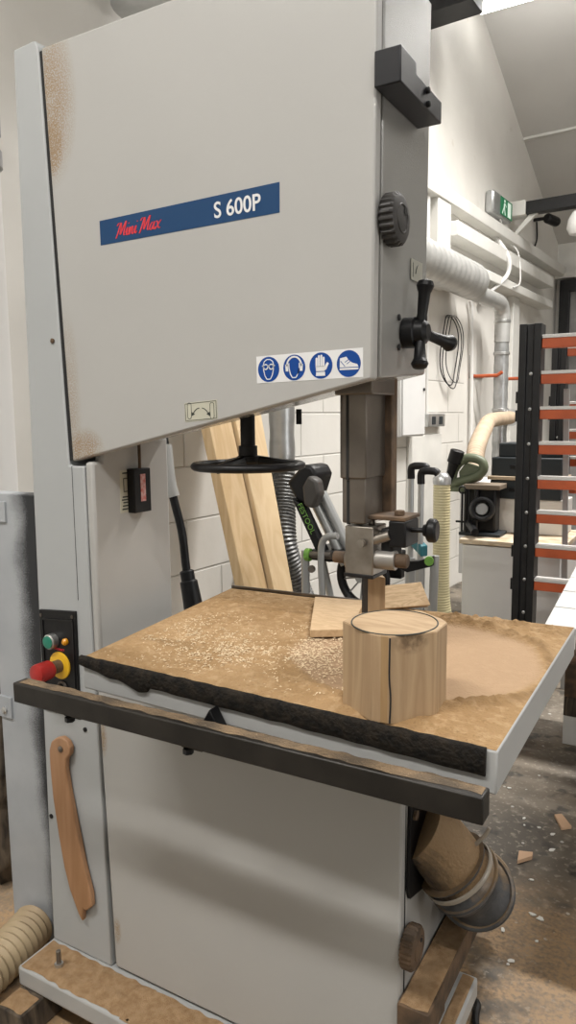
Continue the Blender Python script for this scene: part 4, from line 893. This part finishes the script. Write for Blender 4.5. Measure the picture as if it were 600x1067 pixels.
# ------------------------------------------------------------------ hand trolley with telescopic handles
ht = thing('hand_trolley', 'folded trolley with two silver telescopic poles and black grips', 'trolley', (.16, 1.97, 0))
for x, y, z in ((.118, 1.98, 1.085), (.182, 1.93, 1.068)):
    MB().cyl((x, y, .10), (x, y, z), .013, n=14).build('pole', M_alu, ht)
    g = MB(); g.tube(smooth_path([(x, y, z - .03), (x, y, z + .012), (x + .014, y, z + .026), (x + .06, y, z + .026), (x + .075, y, z + .016)], 5), .0165, 12); g.build('grip', M_black, ht)
MB().prism([(.105, 1.97, .772), (.195, 1.905, .722), (.195, 1.905, .770), (.105, 1.97, .818)], [(.120, 2.00, .772), (.215, 1.935, .722), (.215, 1.935, .770), (.120, 2.00, .818)]).build('crossbar', M_teal, ht, bevel=.004)
x_ = MB(); x_.cyl((.118, 1.98, .10), (.118, 1.98, .70), .022, n=14); x_.cyl((.182, 1.93, .10), (.182, 1.93, .70), .022, n=14); x_.build('lower_tubes', M_alu, ht)
x_ = MB(); x_.box(.05, .32, 1.80, 2.02, .02, .05); x_.build('foot_plate', M_blacksteel, ht, bevel=.004)
for x, y in ((.09, 2.04), (.22, 1.99)): MB().lathe((x, y, .085), (.5, 1, 0), [(0, .07), (.005, .082), (.03, .082), (.035, .07)], 24).build('wheel', M_black, ht)

# ------------------------------------------------------------------ clear hose, cabinets and tools
yh = thing('clear_hose', 'yellowed clear ribbed hose standing upright beside the white cabinet', 'hose', (.09, 2.5, 0))
q, rs = ribbed([(.088, 2.5, 1.00), (.090, 2.5, .75), (.092, 2.5, .50), (.098, 2.5, .38), (.115, 2.5, .26), (.14, 2.5, .03)], .043, .014, .0012, 20); MB().tube(q, rs, 20).build('hose_body', M_clearyellow, yh)
MB().lathe((.088, 2.5, .985), (0, 0, 1), [(0, .046), (.03, .046), (.055, .030), (.058, .026)], 22).build('hose_cap', M_galv, yh)
wc = thing('white_cabinet', 'low white cabinet with dusty top carrying black tools', 'cabinet', (.4, 2.85, 0))
MB().box(.165, .66, 2.62, 3.15, .0, .672).build('body', M_white, wc, bevel=.003)
MB().box(.172, .655, 2.602, 2.618, .02, .668).build('door', M_white, wc, bevel=.003)
tag(MB().box(.155, .67, 2.59, 3.16, .673, .698).build('cabinet_top', mat('dusty_white_top', (.60, .52, .41), .7, col2=(.42, .31, .19), vscale=14), wc, bevel=.003), 'top covered in brown dust')
rc = thing('rear_cabinet', 'white cupboard on a dark plinth behind the clear hose', 'cabinet', (.05, 3.5, 0))
MB().box(-.06, .13, 3.3, 3.8, .36, .92).build('body', M_white, rc, bevel=.004)
MB().box(-.03, .12, 3.36, 3.78, 0, .36).build('plinth', M_case, rc)
rt_ = thing('router_stand', 'black router clamp with round collar on the white cabinet', 'power tool', (.22, 2.72, .70))
MB().box(.15, .30, 2.74, 2.84, .715, .955).build('tool_body', M_black, rt_, bevel=.012)
x_ = MB(); [x_.cyl((x, 2.72, .71), (x, 2.72, .95), .011, n=12) for x in (.150, .205)]; x_.cyl((.205, 2.735, .71), (.205, 2.735, .955), .006, n=10); x_.build('columns', M_blacksteel, rt_)
MB().box(.118, .335, 2.70, 2.86, .698, .716).build('tool_base', M_case, rt_, bevel=.004)
MB().box(.14, .33, 2.70, 2.85, .945, .972).build('top_plate', mat('dusty_black_top', (.16, .125, .09), .7), rt_, bevel=.004)
x_ = MB(); x_.torus((.245, 2.685, .845), (.25, -1, .15), .052, .014, 32, 10, 2.2); x_.build('collar', M_black, rt_)
x_ = MB(); x_.lathe((.24, 2.70, .845), (.2, -1, .1), [(0, .035), (.01, .03)], 18); x_.build('collar_bore', M_alu, rt_)
x_ = MB(); x_.cyl((.175, 2.70, .765), (.235, 2.60, .735), .020, n=16); x_.build('side_handle', M_black, rt_)
x_ = MB(); x_.cyl((.10, 2.71, .77), (.15, 2.71, .77), .006, n=8); x_.torus((.135, 2.70, .94), (0, 1, 0), .018, .004, 18, 6); x_.cyl((.135, 2.70, .72), (.135, 2.70, .93), .006, n=8); x_.build('lever', M_black, rt_)
# charcoal tool cases
pb_ = MB().box(.235, .62, 2.89, 3.12, .700, .885).build('riser_block', M_whitepaint, bevel=.003); tag(pb_, 'white block under the stack of charcoal tool cases', 'riser')
for k, (x0, y0, z0, z1, lb) in enumerate(((.235, 2.87, .886, .985, 'lowest of the three charcoal tool cases on the cabinet'), (.235, 2.89, 1.006, 1.105, 'middle charcoal tool case with a slot handle'), (.265, 2.92, 1.106, 1.180, 'topmost and smallest charcoal tool case'))):
    tc_ = thing('tool_case', lb, 'tool case', (.42, 3.0, z0), 'charcoal tool cases')
    MB().box(x0, .60, y0, 3.12, z0, z1).build('case_body', M_case, tc_, bevel=.006)
    MB().box(x0 + .10, x0 + .19, y0 - .006, y0 + .002, (z0 + z1) / 2 - .010, (z0 + z1) / 2 + .010).build('latch', M_black, tc_, bevel=.002)
pt = MB().box(.222, .61, 2.86, 3.12, .9862, 1.0052).build('plywood_sheet', mat('dusty_tan_sheet', (.46, .37, .26), .7), bevel=.002); tag(pt, 'thin tan sheet between the two lower tool cases', 'board')

# ------------------------------------------------------------------ orange and black rack
rk_ = thing('storage_rack', 'tall black rack with orange crossbars topped by pale strips', 'rack', (.95, 2.7, 0))
def upright(x0, x1, y0, y1, H):
    o = MB().plateZ([(x0, y0), (x0 + .030, y0), (x0 + .034, y0 + .010), (x1 - .034, y0 + .010), (x1 - .030, y0), (x1, y0), (x1, y1), (x0, y1)], 0, H).build('upright', M_blacksteel, rk_, bevel=.002)
    for k in range(10): MB().lathe(((x0 + x1) / 2 + .006, y0 + .010, .15 + k * .1505), (0, -1, 0), [(0, .0075), (.004, .0075), (.006, .004)], 10).build('bolt', M_galv, o)
    for z in (.30, .55, .70, 1.30, 1.38): MB().box(x0 - .010, x0, y0 + .01, y0 + .03, z, z + .05).build('lug', M_blacksteel, o)
upright(.518, .610, 2.20, 2.29, 1.715); upright(.470, .548, 3.20, 3.29, 1.765); upright(1.42, 1.51, 2.20, 2.29, 1.715); upright(1.42, 1.51, 3.20, 3.29, 1.765)
for k in range(8):
    z = 1.617 - k * .1505
    for x0, y0, dz_ in ((.612, 2.205, 0), (.550, 3.205, .035)):
        o = MB().box(x0, 1.42, y0, y0 + .05, z + dz_ - .006, z + dz_ + .034).build('crossbar', M_orange, rk_, bevel=.003)
        tag(MB().box(x0, 1.42, y0 - .002, y0 + .052, z + dz_ + .034, z + dz_ + .049).build('top_strip', M_pale, o, bevel=.002), 'pale strip on top of the crossbar')
lb_ = MB().prism([(.685, 2.55, 0), (.71, 2.55, 0), (.71, 2.565, 0), (.685, 2.565, 0)], [(.64, 2.60, 1.45), (.665, 2.60, 1.45), (.665, 2.615, 1.45), (.64, 2.615, 1.45)]).build('metal_bar', M_alu); tag(lb_, 'thin grey metal bar leaning inside the orange rack', 'bar')
bn = thing('white_bench', 'white slatted bench top behind the right corner of the table', 'bench', (1.3, 1.4, 0))
for k in range(4):
    y0 = .98 + .225 * k; MB().prism([(.885 - .052 * k / 3.6 * .9, y0, .728), (1.75, y0, .728), (1.75, y0 + .215, .728), (.873 - .052 * k / 3.6 * .9, y0 + .215, .728)],
                                   [(.885 - .052 * k / 3.6 * .9, y0, .75), (1.75, y0, .75), (1.75, y0 + .215, .75), (.873 - .052 * k / 3.6 * .9, y0 + .215, .75)]).build('slat', M_white, bn, bevel=.002)
MB().box(.98, 1.7, 1.36, 1.44, .66, .728).build('bearer', M_blacksteel, bn)
for x in (1.25, 1.65): MB().box(x, x + .05, 1.37, 1.43, 0, .66).build('leg', M_blacksteel, bn)
for k, (z0, z1, m_, lb) in enumerate(((.0, .12, M_white, 'lowest white plank in the stack behind the bandsaw table'), (.12, .20, M_darkwood, 'dark plank in the middle of the low stack behind the table'), (.20, .34, M_rust, 'brown plank on top of the low stack behind the table'))):
    tag(MB().box(.80, 1.40, 1.92, 2.12, z0 + .001, z1).build('plank', m_, bevel=.002), lb, 'plank', 'planks stacked behind the table')

# ------------------------------------------------------------------ bits on the floor
def chip(px, py, pts, h, m_, name, label, cat, rot=0, grp=None):
    c_, s_ = math.cos(rot), math.sin(rot)
    o = MB().plateZ([(px + x * c_ - y * s_, py + x * s_ + y * c_) for x, y in pts], .001, .001 + h).build(name, m_, bevel=.0008)
    return tag(o, label, cat, grp)
M_chipwood = mat('chip_wood', (.55, .36, .23), .7); M_chipwhite = mat('white_flake', (.68, .67, .63), .6)
chip(.842, 1.035, [(-.02, -.025), (.022, .012), (.024, .035), (-.016, .030)], .012, M_chipwood, 'wood_chip', 'tan triangular wood chip on the dark floor by the hose', 'wood chip', .2)
chip(.905, 1.30, [(-.016, -.04), (.02, -.03), (.014, .045), (-.012, .04)], .010, M_chipwood, 'wood_chip', 'pale wood chip on the floor at the right edge', 'wood chip', .5)
R = random.Random(5)
for (x, y) in ((.905, .60), (.900, .585), (.88, .95), (.80, 1.23), (.79, 1.27), (.905, 1.13), (.915, .80), (.935, .79), (.86, .70), (.70, 1.45), (.945, .70), (.77, .98), (.89, 1.22), (.83, .90)):
    n_ = 7; r = R.uniform(.004, .010); chip(x, y, [(r * R.uniform(.6, 1.5) * math.cos(2 * PI * i / n_), r * R.uniform(.5, 1.2) * math.sin(2 * PI * i / n_)) for i in range(n_)], .003, M_chipwhite, 'paint_flake', 'small white paint flake lying on the dark floor', 'paint flake', R.uniform(0, 6), 'paint flakes on the floor')
q = smooth_path([(.83, .40, .012), (.87, .42, .012), (.885, .36, .012), (.95, .22, .012), (1.05, .05, .012)], 8)
tag(MB().tube(q, .008, 8).build('floor_cable', M_black), 'black cable on the dusty floor beside the base plate', 'cable')
